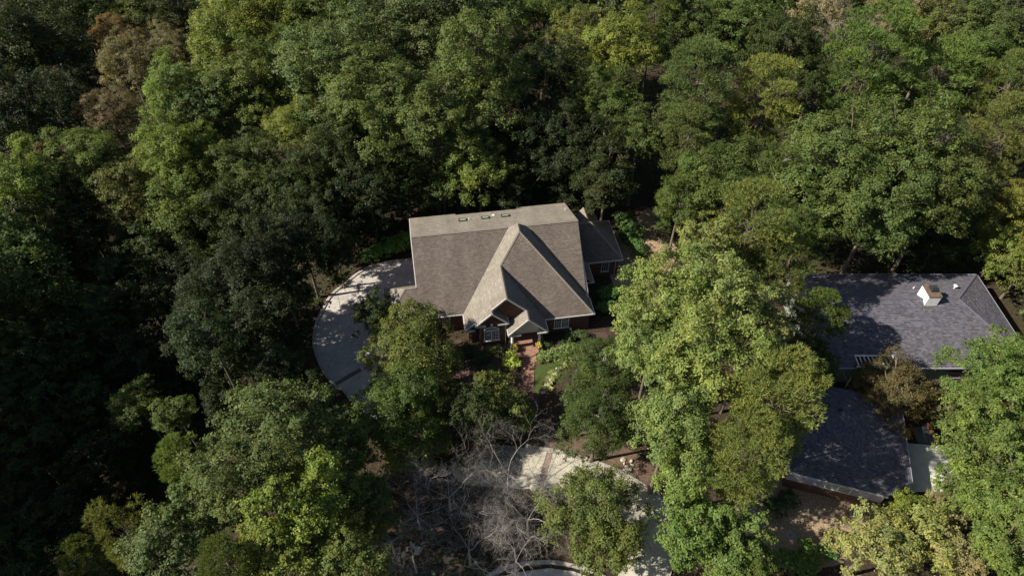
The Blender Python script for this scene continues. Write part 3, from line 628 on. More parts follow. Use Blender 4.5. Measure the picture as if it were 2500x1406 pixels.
gw = MB(); gw.box((.1, .16, -.2), (W_ - .12, .35, 1.45)); gw.box((W_ - .3, .35, -.2), (W_ - .12, 1.6, GZ - .15)); gw.box((gp['er'][0] - .5, 1.6, -.2), (gp['er'][0] - .3, back - .3, GZ - .15)); gw.box((-.6, back - 1.6, -.2), (W_ - .5, back - 1.4, GZ - .15)); gw.box((.1, .35, -.2), (.3, back - 1.6, GZ - .15)); gw.box((W_ - .12, 1.4, -.2), (gp['er'][0] - .3, 1.6, GZ - .15)); gw.build('wall', 'red_brick', gar)
for k in range(2):
    x = W_ * .40 + k * 1.2; f = MB(); f.box((x, .06, 1.6), (x + 1.15, .12, 1.68)); f.box((x, .06, 2.62), (x + 1.15, .12, 2.7)); f.box((x, .06, 1.68), (x + .07, .12, 2.62)); f.box((x + 1.08, .06, 1.68), (x + 1.15, .12, 2.62)); wd = f.build('window', 'white_paint', gar)
    MB().box((x + .07, .09, 1.68), (x + 1.08, .11, 2.62)).build('pane', 'skylight_glass', wd)
for (fx, fy) in ((.36, .72), (.50, .70)): MB().box((W_ * fx, back * fy, GZ + .8), (W_ * fx + .3, back * fy + .25, GZ + 1.25)).build('roof_vent', 'dark_metal', rg)
# downpipe from the house corner to the garage
d = MB(); d.tube([(36.275,44.848,3.300), (36.650,44.419,2.600), (37.322,43.214,1.600)], [.05, .05, .05], 6); tag(d.build('downpipe', 'lead_grey'), 'thin grey downpipe slanting below the eave above the garage roof', 'downpipe')

# ------------------------------------------------------------------ utility box, manhole, rocks, planters
ub = empty('utility_box', (22.988,29.772,0.000), .1); tag(ub, 'dark green utility box in the mulch left of the garage', 'utility box')
MB().box((-.55, -.5, 0), (.55, .5, .75)).build('cabinet', 'utility_green', ub); MB().prism([(-.6, -.55, .86), (.6, -.55, .86), (.6, .55, .86), (-.6, .55, .86)], (0, 0, -.108)).build('lid', 'lead_grey', ub)
mhp = (26.770,27.633,0.000); mh = empty('manhole', mhp); tag(mh, 'round concrete manhole ring in the mulch yard', 'manhole')
m = MB(); m.tube([(0, 0, 0), (0, 0, .16)], [.52, .5], 24); m.build('ring', 'manhole', mh); m = MB(); m.tube([(0, 0, .16), (0, 0, .2)], [.36, .35], 20); l_ = m.build('cover', 'manhole', mh); m = MB(); m.box((-.22, -.03, .2), (-.08, .1, .22)); m.build('lifting_hole', 'dark_metal', l_)
def rockmesh(seed, r):
    rg_ = random.Random(seed); bm_v = []; n1, n2 = 5, 7; m = MB(); ring = []
    for i in range(1, n1): ring.append([Vector((math.sin(math.pi * i / n1) * math.cos(6.283 * j / n2), math.sin(math.pi * i / n1) * math.sin(6.283 * j / n2) * .75, math.cos(math.pi * i / n1) * .6)) * r * rg_.uniform(.75, 1.2) for j in range(n2)])
    t, b = Vector((0, 0, .6 * r)), Vector((0, 0, -.6 * r))
    for j in range(n2):
        k = (j + 1) % n2; m.face([t, ring[0][j], ring[0][k]]); m.face([b, ring[-1][k], ring[-1][j]])
        for i in range(n1 - 2): m.face([ring[i][j], ring[i + 1][j], ring[i + 1][k], ring[i][k]])
    return m
ROCKS = [rockmesh(i, 1.0).build('rock', 'rock') for i in range(5)]; BOUL = [rockmesh(10 + i, 1.0).build('rock', 'boulder_grey') for i in range(4)]
rr = random.Random(5)
def place_rock(src, p, s, label, group, first={}):
    o = src if src.name not in first else src.copy()
    if src.name in first: col.objects.link(o)
    first[src.name] = 1
    o.location = (p[0], p[1], terrain(p[0], p[1]) + s * .25); o.scale = (s, s * rr.uniform(.7, 1.1), s * rr.uniform(.7, 1.1)); o.rotation_euler = (rr.uniform(-.3, .3), rr.uniform(-.3, .3), rr.uniform(0, 6)); o['kind'] = 'thing'
    tag(o, label, 'rock', group)
ORD = ['first', 'second', 'third', 'fourth', 'fifth', 'sixth', 'seventh', 'eighth', 'ninth', 'tenth', 'eleventh', 'twelfth']
for i, p in enumerate([(5.303,47.169,0.000), (4.812,46.762,0.000), (5.456,46.415,0.000), (4.549,46.070,0.000), (4.248,45.557,0.000), (3.997,45.048,0.000), (3.749,44.600,0.000), (3.596,44.155,0.000), (6.383,47.874,0.000), (5.746,47.520,0.000)]):
    place_rock(ROCKS[i % 5], p, rr.uniform(.25, .45), ORD[i] + ' pale rock of the edging round the hosta bed' if i < 8 else ('pale rock highest up the hosta bed' if i == 8 else 'pale rock next below the highest one of the hosta bed'), 'pale rocks edging the garden bed')
for i, p in enumerate([(11.558,35.755,0.000), (11.633,35.284,0.000), (11.829,34.770,0.000), (12.192,34.630,0.000), (12.460,35.096,0.000), (12.383,35.519,0.000), (11.454,34.445,0.000)]):
    place_rock(ROCKS[(i + 2) % 5], p, rr.uniform(.22, .38), ORD[i] + ' rock of the small pale pile by the driveway kerb, counted clockwise', 'small rock pile by the driveway')
for i, p in enumerate([(-23.908,44.489,0.000), (-23.585,44.936,0.000), (-22.984,44.266,0.000), (-22.566,44.712,0.000), (-21.998,43.714,0.000), (-20.930,42.680,0.000), (-20.326,41.877,0.000), (-19.670,41.243,0.000), (-19.494,41.771,0.000), (-23.192,43.714,0.000), (-21.384,43.386,0.000), (-19.129,40.720,0.000), (2.277,32.720,0.000), (-9.697,26.362,0.000), (-9.262,26.676,0.000), (-8.829,26.205,0.000), (-9.957,25.894,0.000), (-8.413,26.755,0.000)]):
    lab = ORD[i] + ' grey boulder in the dark string below the driveway bend' if i < 12 else ('tan rock at the lower edge of the sunlit driveway' if i == 12 else ORD[i - 13] + ' tan rock in the sunlit patch under the leafless trees')
    place_rock(BOUL[i % 4] if i < 12 else ROCKS[i % 5], p, rr.uniform(.3, .6), lab, 'boulders below the driveway bend' if i < 12 else (None if i == 12 else 'rocks under the leafless trees'))

# ------------------------------------------------------------------ foliage generators
def unit(v): return v / np.maximum(1e-9, np.linalg.norm(v, axis=-1, keepdims=True))
def leaves_mesh(name, C, Nrm, size, tint, rng, mat='leaf', aspect=.62):
    n = len(C); r = rng.normal(size=(n, 3)); T = unit(np.cross(Nrm, r)); B = np.cross(Nrm, T)
    s = (size * rng.uniform(.65, 1.3, n))[:, None]
    V = np.stack([C + T * s * .6, C + B * s * aspect * .5 + Nrm * s * .12, C - T * s * .5, C - B * s * aspect * .5 + Nrm * s * .12], 1).reshape(-1, 3)
    return npmesh(name, V, np.arange(n * 4).reshape(-1, 4), [mat], np.repeat(tint, 4, 0))
def crown(seed, R, rv, nl, lr, nleaf, size, low=-.45, name='crown', subs=11, yellow=.04):
    rng = np.random.default_rng(seed); i = np.arange(nl) + .5
    z = 1 - (1 - low) * i / nl; th = i * 2.39996 + rng.uniform(0, 6); q = np.sqrt(np.maximum(0, 1 - z * z))
    D = unit(np.stack([q * np.cos(th), q * np.sin(th), z], 1) + rng.normal(size=(nl, 3)) * .16)
    ph = rng.uniform(0, 6, 6); wob = 1 + .15 * np.sin(2 * np.arctan2(D[:, 1], D[:, 0]) + ph[0]) + .12 * np.sin(3 * np.arctan2(D[:, 1], D[:, 0]) + ph[1] + 2 * D[:, 2]) + .1 * np.sin(5 * D[:, 2] + ph[2])
    dist = rng.uniform(.60, .95, nl) * wob; inner = rng.random(nl) < .25; dist[inner] *= rng.uniform(.35, .7, inner.sum())
    LC = D * dist[:, None] * np.array([R, R, rv]); LR = lr * rng.uniform(.6, 1.3, nl); ltint = rng.uniform(0, 1, nl)
    sub = unit(rng.normal(size=(nl, subs, 3)) + .55 * D[:, None, :] + np.array([0, 0, .5])); sr = rng.uniform(.65, 1.15, (nl, subs))
    p = LR ** 2 / (LR ** 2).sum(); k = rng.choice(nl, nleaf, p=p); j = rng.integers(0, subs, nleaf)
    sd = sub[k, j]; g = rng.normal(size=(nleaf, 3)) * .17; g[:, 2] *= .7
    Cc = LC[k] + LR[k][:, None] * (sd * sr[k, j][:, None] * np.array([1, 1, .8]) + g)
    Nn = unit(sd * .75 + np.array([0, 0, .6]) + rng.normal(size=(nleaf, 3)) * .38)
    t0 = np.clip(.5 + .28 * (ltint[k] - .5) + rng.normal(size=nleaf) * .17 , 0, 1)
    t1 = np.clip(.25 + .3 * (ltint[(k * 7) % nl] - .5) + rng.random(nleaf) ** 3 * .5, 0, 1); t1[rng.random(nleaf) < yellow] = .95
    me = leaves_mesh(name, Cc, Nn, size, np.stack([t0, t1], 1), rng)
    me['tips'] = 0
    return me, LC
def tubes(name, segs, mat, n=4):
    """segs: arrays a(3) b(3) ra rb"""
    A, B, ra, rb = (np.array(x, float) for x in zip(*segs)); d = unit(B - A); ref = np.where(np.abs(d[:, 2:3]) < .9, np.array([[0, 0, 1.]]), np.array([[1., 0, 0]]))
    X = unit(np.cross(d, ref)); Y = np.cross(d, X); V = []
    for k in range(n):
        t = 2 * math.pi * k / n; o = X * math.cos(t) + Y * math.sin(t); V.append(A + o * ra[:, None]); V.append(B + o * rb[:, None])
    V = np.stack(V, 1).reshape(-1, 3); m = len(A); base = np.arange(m)[:, None] * 2 * n
    F = np.concatenate([np.concatenate([base + 2 * k, base + 2 * ((k + 1) % n), base + 2 * ((k + 1) % n) + 1, base + 2 * k + 1], 1) for k in range(n)], 0)
    me = npmesh(name, V, F, [mat]); me.polygons.foreach_set('use_smooth', [True] * len(me.polygons)); return me
def limbs(seed, LC, R, rv, mat='bark', th=1.0):
    rng = np.random.default_rng(seed); segs = []; base = np.array([0, 0, -rv * .55])
    top = np.array([0, 0, rv * .55]); segs.append((base, top, .028 * R * th, .008 * R * th))
    for c in LC:
        h = rng.uniform(.0, .75); s = base + (top - base) * h; e = c * .97; mid = (s + e) / 2 + rng.normal(size=3) * R * .05 - np.array([0, 0, R * .05])
        segs.append((s, mid, .013 * R * th, .008 * R * th)); segs.append((mid, e, .008 * R * th, .003 * R * th))
        for _ in range(2): e2 = e + rng.normal(size=3) * R * .1 + unit(c) * R * .06; segs.append((mid + (e - mid) * .6, e2, .004 * R * th, .0015 * R * th))
    return tubes('branches', segs, mat)
def pinecrown(seed, R, rv, npad, ntuft, tuft=.42, name='crown', pad_r=.26, needle=6, cone=True):
    rng = np.random.default_rng(seed); LC = []; PR = []
    for i in range(npad):
        h = rng.uniform(-1, 1) if i > 3 else 1 - .05 * i; w = (math.sqrt(max(0, 1 - max(0, h) ** 2 * .96)) if h > 0 else 1 + h * .35); a = rng.uniform(0, 6.283); rr_ = w * rng.uniform(.35, 1.0) ** .6
        LC.append((R * rr_ * math.cos(a), R * rr_ * math.sin(a), rv * h)); PR.append(R * pad_r * rng.uniform(.7, 1.3))
    LC = np.array(LC); PR = np.array(PR); n = npad * ntuft; k = np.repeat(np.arange(npad), ntuft); D = rng.normal(size=(n, 3)); D[:, 2] = np.abs(D[:, 2]) * .8; D = unit(D) * rng.uniform(.6, 1.0, (n, 1))
    C = LC[k] + D * PR[k][:, None] * np.array([1, 1, .5]); up = unit(D * .5 + np.array([0, 0, .8]) + unit(LC[k]) * .35)
    m = n * needle; kk = np.repeat(np.arange(n), needle); d = unit(up[kk] * .9 + rng.normal(size=(m, 3)) * .6); s = tuft * rng.uniform(.7, 1.2, m)[:, None]
    side = unit(np.cross(d, rng.normal(size=(m, 3)))) * .045 * (tuft / .42)
    V = np.stack([C[kk] - side, C[kk] + side, C[kk] + d * s], 1).reshape(-1, 3)
    t0 = np.clip(.5 + .25 * (rng.random(npad)[k[kk]] - .5) + rng.normal(size=n)[kk] * .16, 0, 1); t1 = np.clip(.2 + .25 * rng.random(npad)[k[kk]] + .3 * rng.random(m) ** 3, 0, 1)
    dead = rng.random(n) < .07; t1[dead[kk]] = .97
    me = npmesh(name, V, np.arange(m * 3).reshape(-1, 3), ['needle'], np.repeat(np.stack([t0, t1], 1), 3, 0)); return me, LC
def baretree(seed, R, depth=7):
    rng = np.random.default_rng(seed); segs = []
    def grow(p, d, ln, r, lev):
        n = 3; q = p
        for i in range(n):
            d2 = unit(d + rng.normal(size=3) * (.16 + .03 * lev) + np.array([0, 0, .03])); q2 = q + d2 * ln / n; r2 = r * (1 - .28 * (i + 1) / n)
            segs.append((q, q2, r * (1 - .28 * i / n), r2)); 
            if lev > 1 and lev < depth and rng.random() < .55: grow(q2, unit(d2 + rng.normal(size=3) * .8), ln * .6, r2 * .5, lev + 2)
            q, d = q2, d2
        if lev < depth:
            for _ in range(2 if rng.random() < .75 else 3): grow(q, unit(d + rng.normal(size=3) * .52 + np.array([0, 0, .05])), ln * rng.uniform(.66, .84), r * .56, lev + 1)
    for k in range(5):
        a = 6.283 * k / 5 + rng.uniform(-.4, .4); grow(np.array([0, 0, -R * .9]), unit(np.array([math.cos(a) * .85, math.sin(a) * .85, .75])), R * .60, R * .010, 1)
    return tubes('twigs', segs, 'pale_bark', 3)

PROTO = {}
def reg(kind, size, me, limb): PROTO.setdefault((kind, size), []).append((me, limb))
for i in range(4): me, LC = crown(100 + i, 5.6, 6.2, 100, 1.22, 34000, .215); reg('broad', 5.6, me, limbs(i, LC[:40], 5.6, 6.2, th=1.1))
for i in range(5): me, LC = crown(200 + i, 4.2, 4.9, 70, 1.02, 23000, .20); reg('broad', 4.2, me, limbs(20 + i, LC[:30], 4.2, 4.9))
for i in range(3): me, LC = crown(300 + i, 2.8, 3.0, 38, .84, 12000, .18); reg('broad', 2.8, me, limbs(40 + i, LC[:16], 2.8, 3.0))
for i in range(3): me, LC = crown(400 + i, 4.4, 4.4, 82, .95, 28000, .17, subs=16, yellow=.03); reg('fine', 4.4, me, limbs(60 + i, LC[:30], 4.4, 4.4, 'pale_bark'))
for i in range(3): me, LC = crown(500 + i, 2.6, 2.6, 40, .7, 9500, .17, subs=14, yellow=.03); reg('fine', 2.6, me, limbs(70 + i, LC[:14], 2.6, 2.6))
for i in range(3): me, LC = pinecrown(600 + i, 3.6, 4.6, 90, 62, .34, needle=5); reg('pine', 3.6, me, limbs(80 + i, LC[20:55], 3.6, 4.0, 'bark', .9))
for i in range(2): me, LC = pinecrown(650 + i, 2.2, 3.6, 60, 36, .30, pad_r=.24); reg('cedar', 2.2, me, limbs(90 + i, LC[:20], 2.2, 3.6))
for i in range(3): reg('bare', 4.5, None, baretree(700 + i, 4.5))
def trunkmesh(mat):
    m = MB(); m.tube([(0, 0, 0), (0.02, 0, .06), (.03, .02, .4), (-.02, .0, .75), (0, 0, 1)], [1.5, 1.05, .85, .65, .5], 9)
    me = m.build('trunk', mat).data; return me
TR = {}
for mt in ('bark', 'pale_bark'):
    m = MB(); pts = [(0, 0, 0), (0, 0, .05), (0, 0, .35), (0, 0, .7), (0, 0, 1)]; m.tube(pts, [1.5, 1.1, .88, .68, .5], 8)
    o = m.build('trunk', mt, smooth=True); TR[mt] = o.data; bpy.data.objects.remove(o)

rt = random.Random(11)
NAMES = {'broad': ('broadleaf_tree', 'tree'), 'fine': ('leafy_tree', 'tree'), 'pine': ('pine_tree', 'pine tree'), 'cedar': ('cedar_tree', 'cedar'), 'bare': ('bare_tree', 'bare tree')}
GROUPS = {'broad': 'broadleaf trees of the woodland', 'fine': 'fine leaved trees around the houses', 'pine': 'pines among the broadleaf trees', 'cedar': 'cedars and dark evergreens', 'bare': 'leafless trees'}
TREES = [  # near-black leaf colours put deep shade into the crowns of the dark trees
('broad',-73.86,97.29,13.52,8.07,(0.034, 0.05, 0.017),'dark grey green tree filling the upper left corner'),
('broad',-74.03,114.05,11.51,6.98,(0.034, 0.05, 0.017),'dark green tree on the top edge just right of the upper left corner'),
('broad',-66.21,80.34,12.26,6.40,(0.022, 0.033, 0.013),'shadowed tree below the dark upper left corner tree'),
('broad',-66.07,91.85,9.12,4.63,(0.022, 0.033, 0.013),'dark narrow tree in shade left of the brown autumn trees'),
('fine',-65.42,107.51,10.02,4.61,(0.145, 0.108, 0.046),'orange brown tree, topmost of the rust coloured trees at upper left'),
('fine',-57.17,94.34,12.11,5.04,(0.138, 0.116, 0.062),'grey brown tree in the middle of the rust coloured cluster'),
('fine',-55.22,103.19,9.75,4.37,(0.138, 0.116, 0.062),'dull brown tree beside a bright green crown, right of the rust coloured cluster'),
('fine',-55.62,82.15,12.07,3.50,(0.138, 0.116, 0.062),'brown tree at the lower end of the rust coloured cluster'),
('fine',-61.45,73.78,10.59,2.04,(0.145, 0.108, 0.046),'small reddish brown crown above the bright green tree on the left edge'),
('broad',-63.65,115.49,10.84,6.36,(0.064, 0.09, 0.024),'mid green tree on the top edge above the rust coloured cluster'),
('broad',-56.33,112.04,10.30,5.56,(0.034, 0.05, 0.017),'dark leafy tree behind the dull brown crown near the top edge'),
('broad',-46.45,83.95,14.15,4.05,(0.112, 0.15, 0.035),'bright green domed tree right below the dull brown crown'),
('broad',-42.43,82.31,11.97,4.81,(0.084, 0.112, 0.041),'grey green shaded tree adjoining the bright green dome'),
('broad',-43.70,98.82,12.05,6.33,(0.125, 0.158, 0.034),'yellowish green tree on the upper left with open leafy top'),
('broad',-40.28,110.49,11.75,8.19,(0.125, 0.158, 0.034),'broad yellow green tree touching the top edge left of centre'),
('broad',-37.09,86.64,12.88,5.80,(0.094, 0.112, 0.032),'olive green tree under the broad yellow green tree'),
('broad',-33.32,93.21,13.06,5.45,(0.064, 0.09, 0.024),'mid green tree between the yellow green and the tall grey green trees'),
('broad',-31.29,110.58,12.41,6.80,(0.064, 0.09, 0.024),'mid green tree on the top edge left of the tall grey green oak'),
('broad',-24.09,86.19,16.89,7.00,(0.084, 0.112, 0.041),'large grey green tree left of the tallest oak crown'),
('broad',-14.92,95.74,17.50,7.76,(0.084, 0.112, 0.041),'tallest oak, silvery green crown near the top edge'),
('broad',-7.79,105.10,14.30,7.47,(0.084, 0.112, 0.041),'silvery green crown adjoining the tallest oak on its right'),
('broad',-4.54,80.99,18.00,6.68,(0.074, 0.1, 0.031),'large clumpy oak above the sunny sloping ridge of the brown roof'),
('broad',-17.42,77.36,16.00,6.86,(0.074, 0.1, 0.031),'large leafy oak lower left of the tallest oak'),
('broad',-10.32,74.52,16.00,5.68,(0.074, 0.1, 0.031),'clumpy oak crown directly behind the brown roofed house'),
('fine',-28.95,80.34,10.96,4.38,(0.125, 0.158, 0.034),'small tree with scattered yellow leaves left of the oak cluster'),
('broad',-4.24,71.49,10.00,3.97,(0.112, 0.15, 0.035),'light green tree close behind the brown roof skylights'),
('broad',-22.06,74.57,11.00,4.84,(0.034, 0.05, 0.017),'dark tree below the oak cluster left of the house'),
('broad',-9.32,72.77,7.00,3.40,(0.064, 0.09, 0.024),'low green tree in shade just behind the ridge of the house'),
('broad',-14.19,73.25,8.00,3.82,(0.034, 0.05, 0.017),'dim tree in shadow behind the left end of the brown roof'),
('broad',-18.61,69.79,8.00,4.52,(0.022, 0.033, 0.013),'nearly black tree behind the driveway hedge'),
('fine',-55.88,74.21,10.28,4.59,(0.094, 0.112, 0.032),'olive tree with fine foliage below the rust coloured cluster'),
('broad',-60.65,67.37,11.23,4.82,(0.112, 0.15, 0.035),'bright green tree on the left edge halfway up'),
('broad',-44.47,74.50,10.73,5.12,(0.112, 0.15, 0.035),'tall bright green tree left of centre with a rounded top'),
('broad',-34.32,72.18,10.14,4.15,(0.064, 0.09, 0.024),'mid green tree right of the rounded bright green one'),
('fine',-49.99,71.93,7.32,4.89,(0.094, 0.112, 0.032),'olive brown tree between two bright green crowns on the left'),
('broad',-42.67,70.82,5.44,6.29,(0.064, 0.09, 0.024),'large green tree dappled in shade on the left half'),
('broad',-57.20,69.01,6.59,4.54,(0.034, 0.05, 0.017),'dark tree right of the bright green tree on the left edge'),
('broad',-33.94,68.78,5.39,5.39,(0.034, 0.05, 0.017),'shaded dark green tree in the left half under the mid green crown'),
('broad',-27.15,68.55,9.00,4.44,(0.034, 0.05, 0.017),'dark leafy tree left of the yellow leafed tree'),
('broad',-59.71,61.12,6.67,5.52,(0.034, 0.05, 0.017),'dark green tree on the left edge below the bright one'),
('broad',-56.20,64.82,2.47,4.55,(0.034, 0.05, 0.017),'deep shade tree in the left quarter of the woodland'),
('fine',-51.96,61.77,1.37,2.37,(0.084, 0.112, 0.041),'small grey green crown rising from the dark woodland'),
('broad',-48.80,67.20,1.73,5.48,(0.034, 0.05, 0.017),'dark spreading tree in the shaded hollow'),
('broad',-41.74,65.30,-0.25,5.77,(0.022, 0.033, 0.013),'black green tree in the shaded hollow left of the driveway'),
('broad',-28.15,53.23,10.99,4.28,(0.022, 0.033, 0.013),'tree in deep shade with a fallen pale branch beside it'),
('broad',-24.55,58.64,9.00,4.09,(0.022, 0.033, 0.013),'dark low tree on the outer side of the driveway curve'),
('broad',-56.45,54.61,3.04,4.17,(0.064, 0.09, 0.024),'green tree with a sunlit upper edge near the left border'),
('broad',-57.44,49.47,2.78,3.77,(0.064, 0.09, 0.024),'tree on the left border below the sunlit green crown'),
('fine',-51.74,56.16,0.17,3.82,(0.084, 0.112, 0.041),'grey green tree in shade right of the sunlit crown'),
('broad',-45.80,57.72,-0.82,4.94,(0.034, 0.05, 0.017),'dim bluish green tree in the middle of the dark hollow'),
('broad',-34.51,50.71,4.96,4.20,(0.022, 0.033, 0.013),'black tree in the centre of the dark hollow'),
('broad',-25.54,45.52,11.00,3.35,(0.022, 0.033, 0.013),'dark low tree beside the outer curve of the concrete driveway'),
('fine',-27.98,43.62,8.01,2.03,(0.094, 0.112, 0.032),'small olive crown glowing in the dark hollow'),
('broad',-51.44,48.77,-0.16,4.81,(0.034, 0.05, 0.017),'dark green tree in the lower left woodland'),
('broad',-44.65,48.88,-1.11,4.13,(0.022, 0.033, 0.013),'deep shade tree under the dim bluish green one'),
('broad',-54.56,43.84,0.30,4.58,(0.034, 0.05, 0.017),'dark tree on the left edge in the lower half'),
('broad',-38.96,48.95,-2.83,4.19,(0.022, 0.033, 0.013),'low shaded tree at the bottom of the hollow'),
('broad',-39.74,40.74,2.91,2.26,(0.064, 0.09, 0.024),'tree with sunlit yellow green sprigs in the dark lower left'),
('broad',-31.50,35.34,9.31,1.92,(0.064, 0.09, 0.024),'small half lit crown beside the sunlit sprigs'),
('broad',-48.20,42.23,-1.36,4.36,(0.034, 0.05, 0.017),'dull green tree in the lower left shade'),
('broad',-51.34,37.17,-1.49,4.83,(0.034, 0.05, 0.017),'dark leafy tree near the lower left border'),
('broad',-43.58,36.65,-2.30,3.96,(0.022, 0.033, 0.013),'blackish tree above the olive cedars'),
('cedar',-27.45,28.74,12.00,2.00,(0.118, 0.145, 0.04),'olive feathery cedar lit at its tip'),
('cedar',-32.05,24.29,8.79,2.39,(0.094, 0.112, 0.032),'round olive cedar at the lower left'),
('cedar',-39.08,25.11,1.18,2.08,(0.094, 0.112, 0.032),'small olive cedar on the bottom edge at left'),
('broad',-47.76,29.83,-1.40,4.49,(0.022, 0.033, 0.013),'dark tree in the lower left corner area'),
('broad',-44.66,32.01,-2.34,3.16,(0.022, 0.033, 0.013),'dim tree left of the round olive cedar'),
('broad',-47.05,25.30,-1.23,3.11,(0.034, 0.05, 0.017),'tree in the very bottom left corner'),
('broad',-28.53,38.94,5.98,2.48,(0.022, 0.033, 0.013),'shaded low tree above the big sunlit poplar'),
('broad',-26.04,53.55,6.00,2.84,(0.034, 0.05, 0.017),'small dark tree hugging the upper outer curve of the driveway'),
('broad',-25.77,48.19,4.00,2.07,(0.022, 0.033, 0.013),'small black green shrub tree on the bank by the leftmost point of the driveway'),
('broad',-22.30,41.63,5.00,2.06,(0.022, 0.033, 0.013),'low dark tree above the boulders at the driveway bend'),
('broad',-21.57,60.38,6.00,3.11,(0.034, 0.05, 0.017),'dim tree above the top of the driveway curve'),
('broad',-24.71,65.72,8.00,3.86,(0.034, 0.05, 0.017),'dark tree behind the driveway hedge, next to the dark leafy one'),
('broad',-20.79,66.95,5.00,2.67,(0.022, 0.033, 0.013),'low black tree above the leftmost hedge plant'),
('broad',-34.30,56.22,3.11,3.73,(0.022, 0.033, 0.013),'dark tree between the fallen branch and the olive glow crown'),
('broad',-22.37,38.56,12.00,2.31,(0.022, 0.033, 0.013),'dark tree behind the top of the big sunlit poplar'),
('broad',6.72,73.53,5.00,3.36,(0.022, 0.033, 0.013),'low dark tree right behind the back corner of the brown roof'),
('broad',-6.35,74.44,13.00,4.23,(0.074, 0.1, 0.031),'green oak crown in the middle of the oak cluster behind the house'),
('broad',-19.97,31.51,12.00,4.81,(0.074, 0.1, 0.031),'big sunlit poplar standing left of the driveway bend'),
('broad',-20.77,25.67,15.00,3.51,(0.074, 0.1, 0.031),'leafy green poplar crown on the left of the sunlit group'),
('broad',-24.55,24.40,12.00,3.11,(0.074, 0.1, 0.031),'green tree stepping down left of the sunlit group'),
('broad',-26.12,21.01,13.00,2.78,(0.084, 0.112, 0.041),'pale silvery leafed tree on the bottom edge, leftmost of the sunlit group'),
('broad',-16.04,32.35,7.00,3.25,(0.064, 0.09, 0.024),'green tree right of the big sunlit poplar'),
('broad',-16.29,24.27,13.00,3.87,(0.125, 0.158, 0.034),'yellow green tree with a few red leaves in the lower left group'),
('broad',-17.54,20.70,13.00,2.92,(0.125, 0.158, 0.034),'yellow green crown on the bottom edge of the lower left group'),
('broad',-13.46,26.64,8.00,3.36,(0.064, 0.09, 0.024),'dark mid green tree left of the leafless trees'),
('broad',-12.50,20.79,12.00,2.66,(0.094, 0.112, 0.032),'olive tree on the bottom edge left of the leafless trees'),
('pine',-20.34,19.15,15.00,1.81,(0.088, 0.122, 0.034),'small blue green pine on the bottom edge'),
('fine',-11.02,46.61,4.90,5.22,(0.094, 0.112, 0.032),'large rounded garden tree in front of the left end of the brown house'),
('fine',-10.85,37.95,6.00,4.58,(0.064, 0.09, 0.024),'sunny leafy tree between the house and the driveway bend'),
('fine',-9.83,35.63,3.80,3.36,(0.125, 0.158, 0.034),'lower spreading bright tree just above the leafless trees'),
('broad',-16.15,52.47,4.00,2.39,(0.034, 0.05, 0.017),'small dark evergreen between the driveway and the house corner'),
('fine',-1.52,40.68,3.00,2.86,(0.094, 0.112, 0.032),'low spreading tree beside the brick garden path'),
('fine',-4.35,38.12,5.00,2.98,(0.034, 0.05, 0.017),'shaded garden tree right of the sunny leafy tree'),
('fine',0.51,38.91,3.00,1.79,(0.064, 0.09, 0.024),'small green tree at the end of the brick path'),
('fine',9.30,42.27,7.00,3.89,(0.05, 0.074, 0.022),'dark green oak right of the garden lawn'),
('fine',8.25,35.58,7.50,3.73,(0.05, 0.074, 0.022),'lower dark green crown overhanging the mulch bed'),
('fine',7.29,38.61,5.00,2.50,(0.05, 0.074, 0.022),'small dark green tree beside the pale garden rocks'),
('broad',15.16,43.52,16.00,4.86,(0.132, 0.17, 0.055),'light green oak at the upper left of the sunny oak clump between the houses'),
('broad',19.49,42.11,17.00,4.35,(0.132, 0.17, 0.055),'light green oak at the upper right of the sunny oak clump'),
('broad',12.94,39.43,14.00,3.81,(0.132, 0.17, 0.055),'light green oak nearest the brown house in the sunny clump'),
('broad',16.90,36.49,16.00,4.68,(0.132, 0.17, 0.055),'light green oak in the centre of the sunny clump between the houses'),
('broad',22.91,41.57,15.00,3.27,(0.132, 0.17, 0.055),'light green oak between the sunny clump centre and the pointed dark tree'),
('broad',13.84,32.12,13.00,3.73,(0.132, 0.17, 0.055),'green oak above the curved end of the driveway'),
('broad',15.84,30.14,8.00,3.02,(0.132, 0.17, 0.055),'bright green tree below the oaks next to the utility box'),
('broad',19.54,50.11,17.00,2.96,(0.132, 0.17, 0.055),'pale silvery oak behind the sunny oak clump'),
('pine',24.73,52.89,17.00,4.02,(0.118, 0.145, 0.04),'rounded pine with dense yellow green needles'),
('pine',28.01,50.61,13.00,3.02,(0.094, 0.112, 0.032),'shaded brownish pine left of the slate grey roof'),
('pine',22.24,32.47,15.00,4.00,(0.118, 0.145, 0.04),'yellow green pine showing a crooked grey limb'),
('pine',19.43,28.38,14.00,3.18,(0.118, 0.145, 0.04),'lower tier pine with bare grey twigs left of the garage roof'),
('pine',20.22,28.86,7.00,2.02,(0.118, 0.145, 0.04),'small olive pine just above the utility box'),
('cedar',31.59,46.10,9.00,3.01,(0.064, 0.09, 0.024),'dark pointed tree casting its shadow on the slate grey roof'),
('broad',32.73,43.82,6.00,1.82,(0.064, 0.09, 0.024),'small tree tucked against the white trellis'),
('broad',29.64,42.05,8.00,2.50,(0.034, 0.05, 0.017),'shaded tree between the pine and the slate grey roof'),
('broad',5.43,110.25,12.56,6.10,(0.064, 0.09, 0.024),'green tree on the top edge right of the tall oaks'),
('broad',5.78,87.21,13.83,6.07,(0.034, 0.05, 0.017),'dark tree shaded by the tallest oak'),
('broad',11.36,99.36,13.12,5.36,(0.094, 0.112, 0.032),'olive green tree near the top edge right of centre'),
('fine',15.08,94.13,14.52,5.73,(0.125, 0.158, 0.034),'golden green tree near the top edge right of centre'),
('broad',12.43,83.20,13.02,5.08,(0.064, 0.09, 0.024),'mid green tree below the golden green one'),
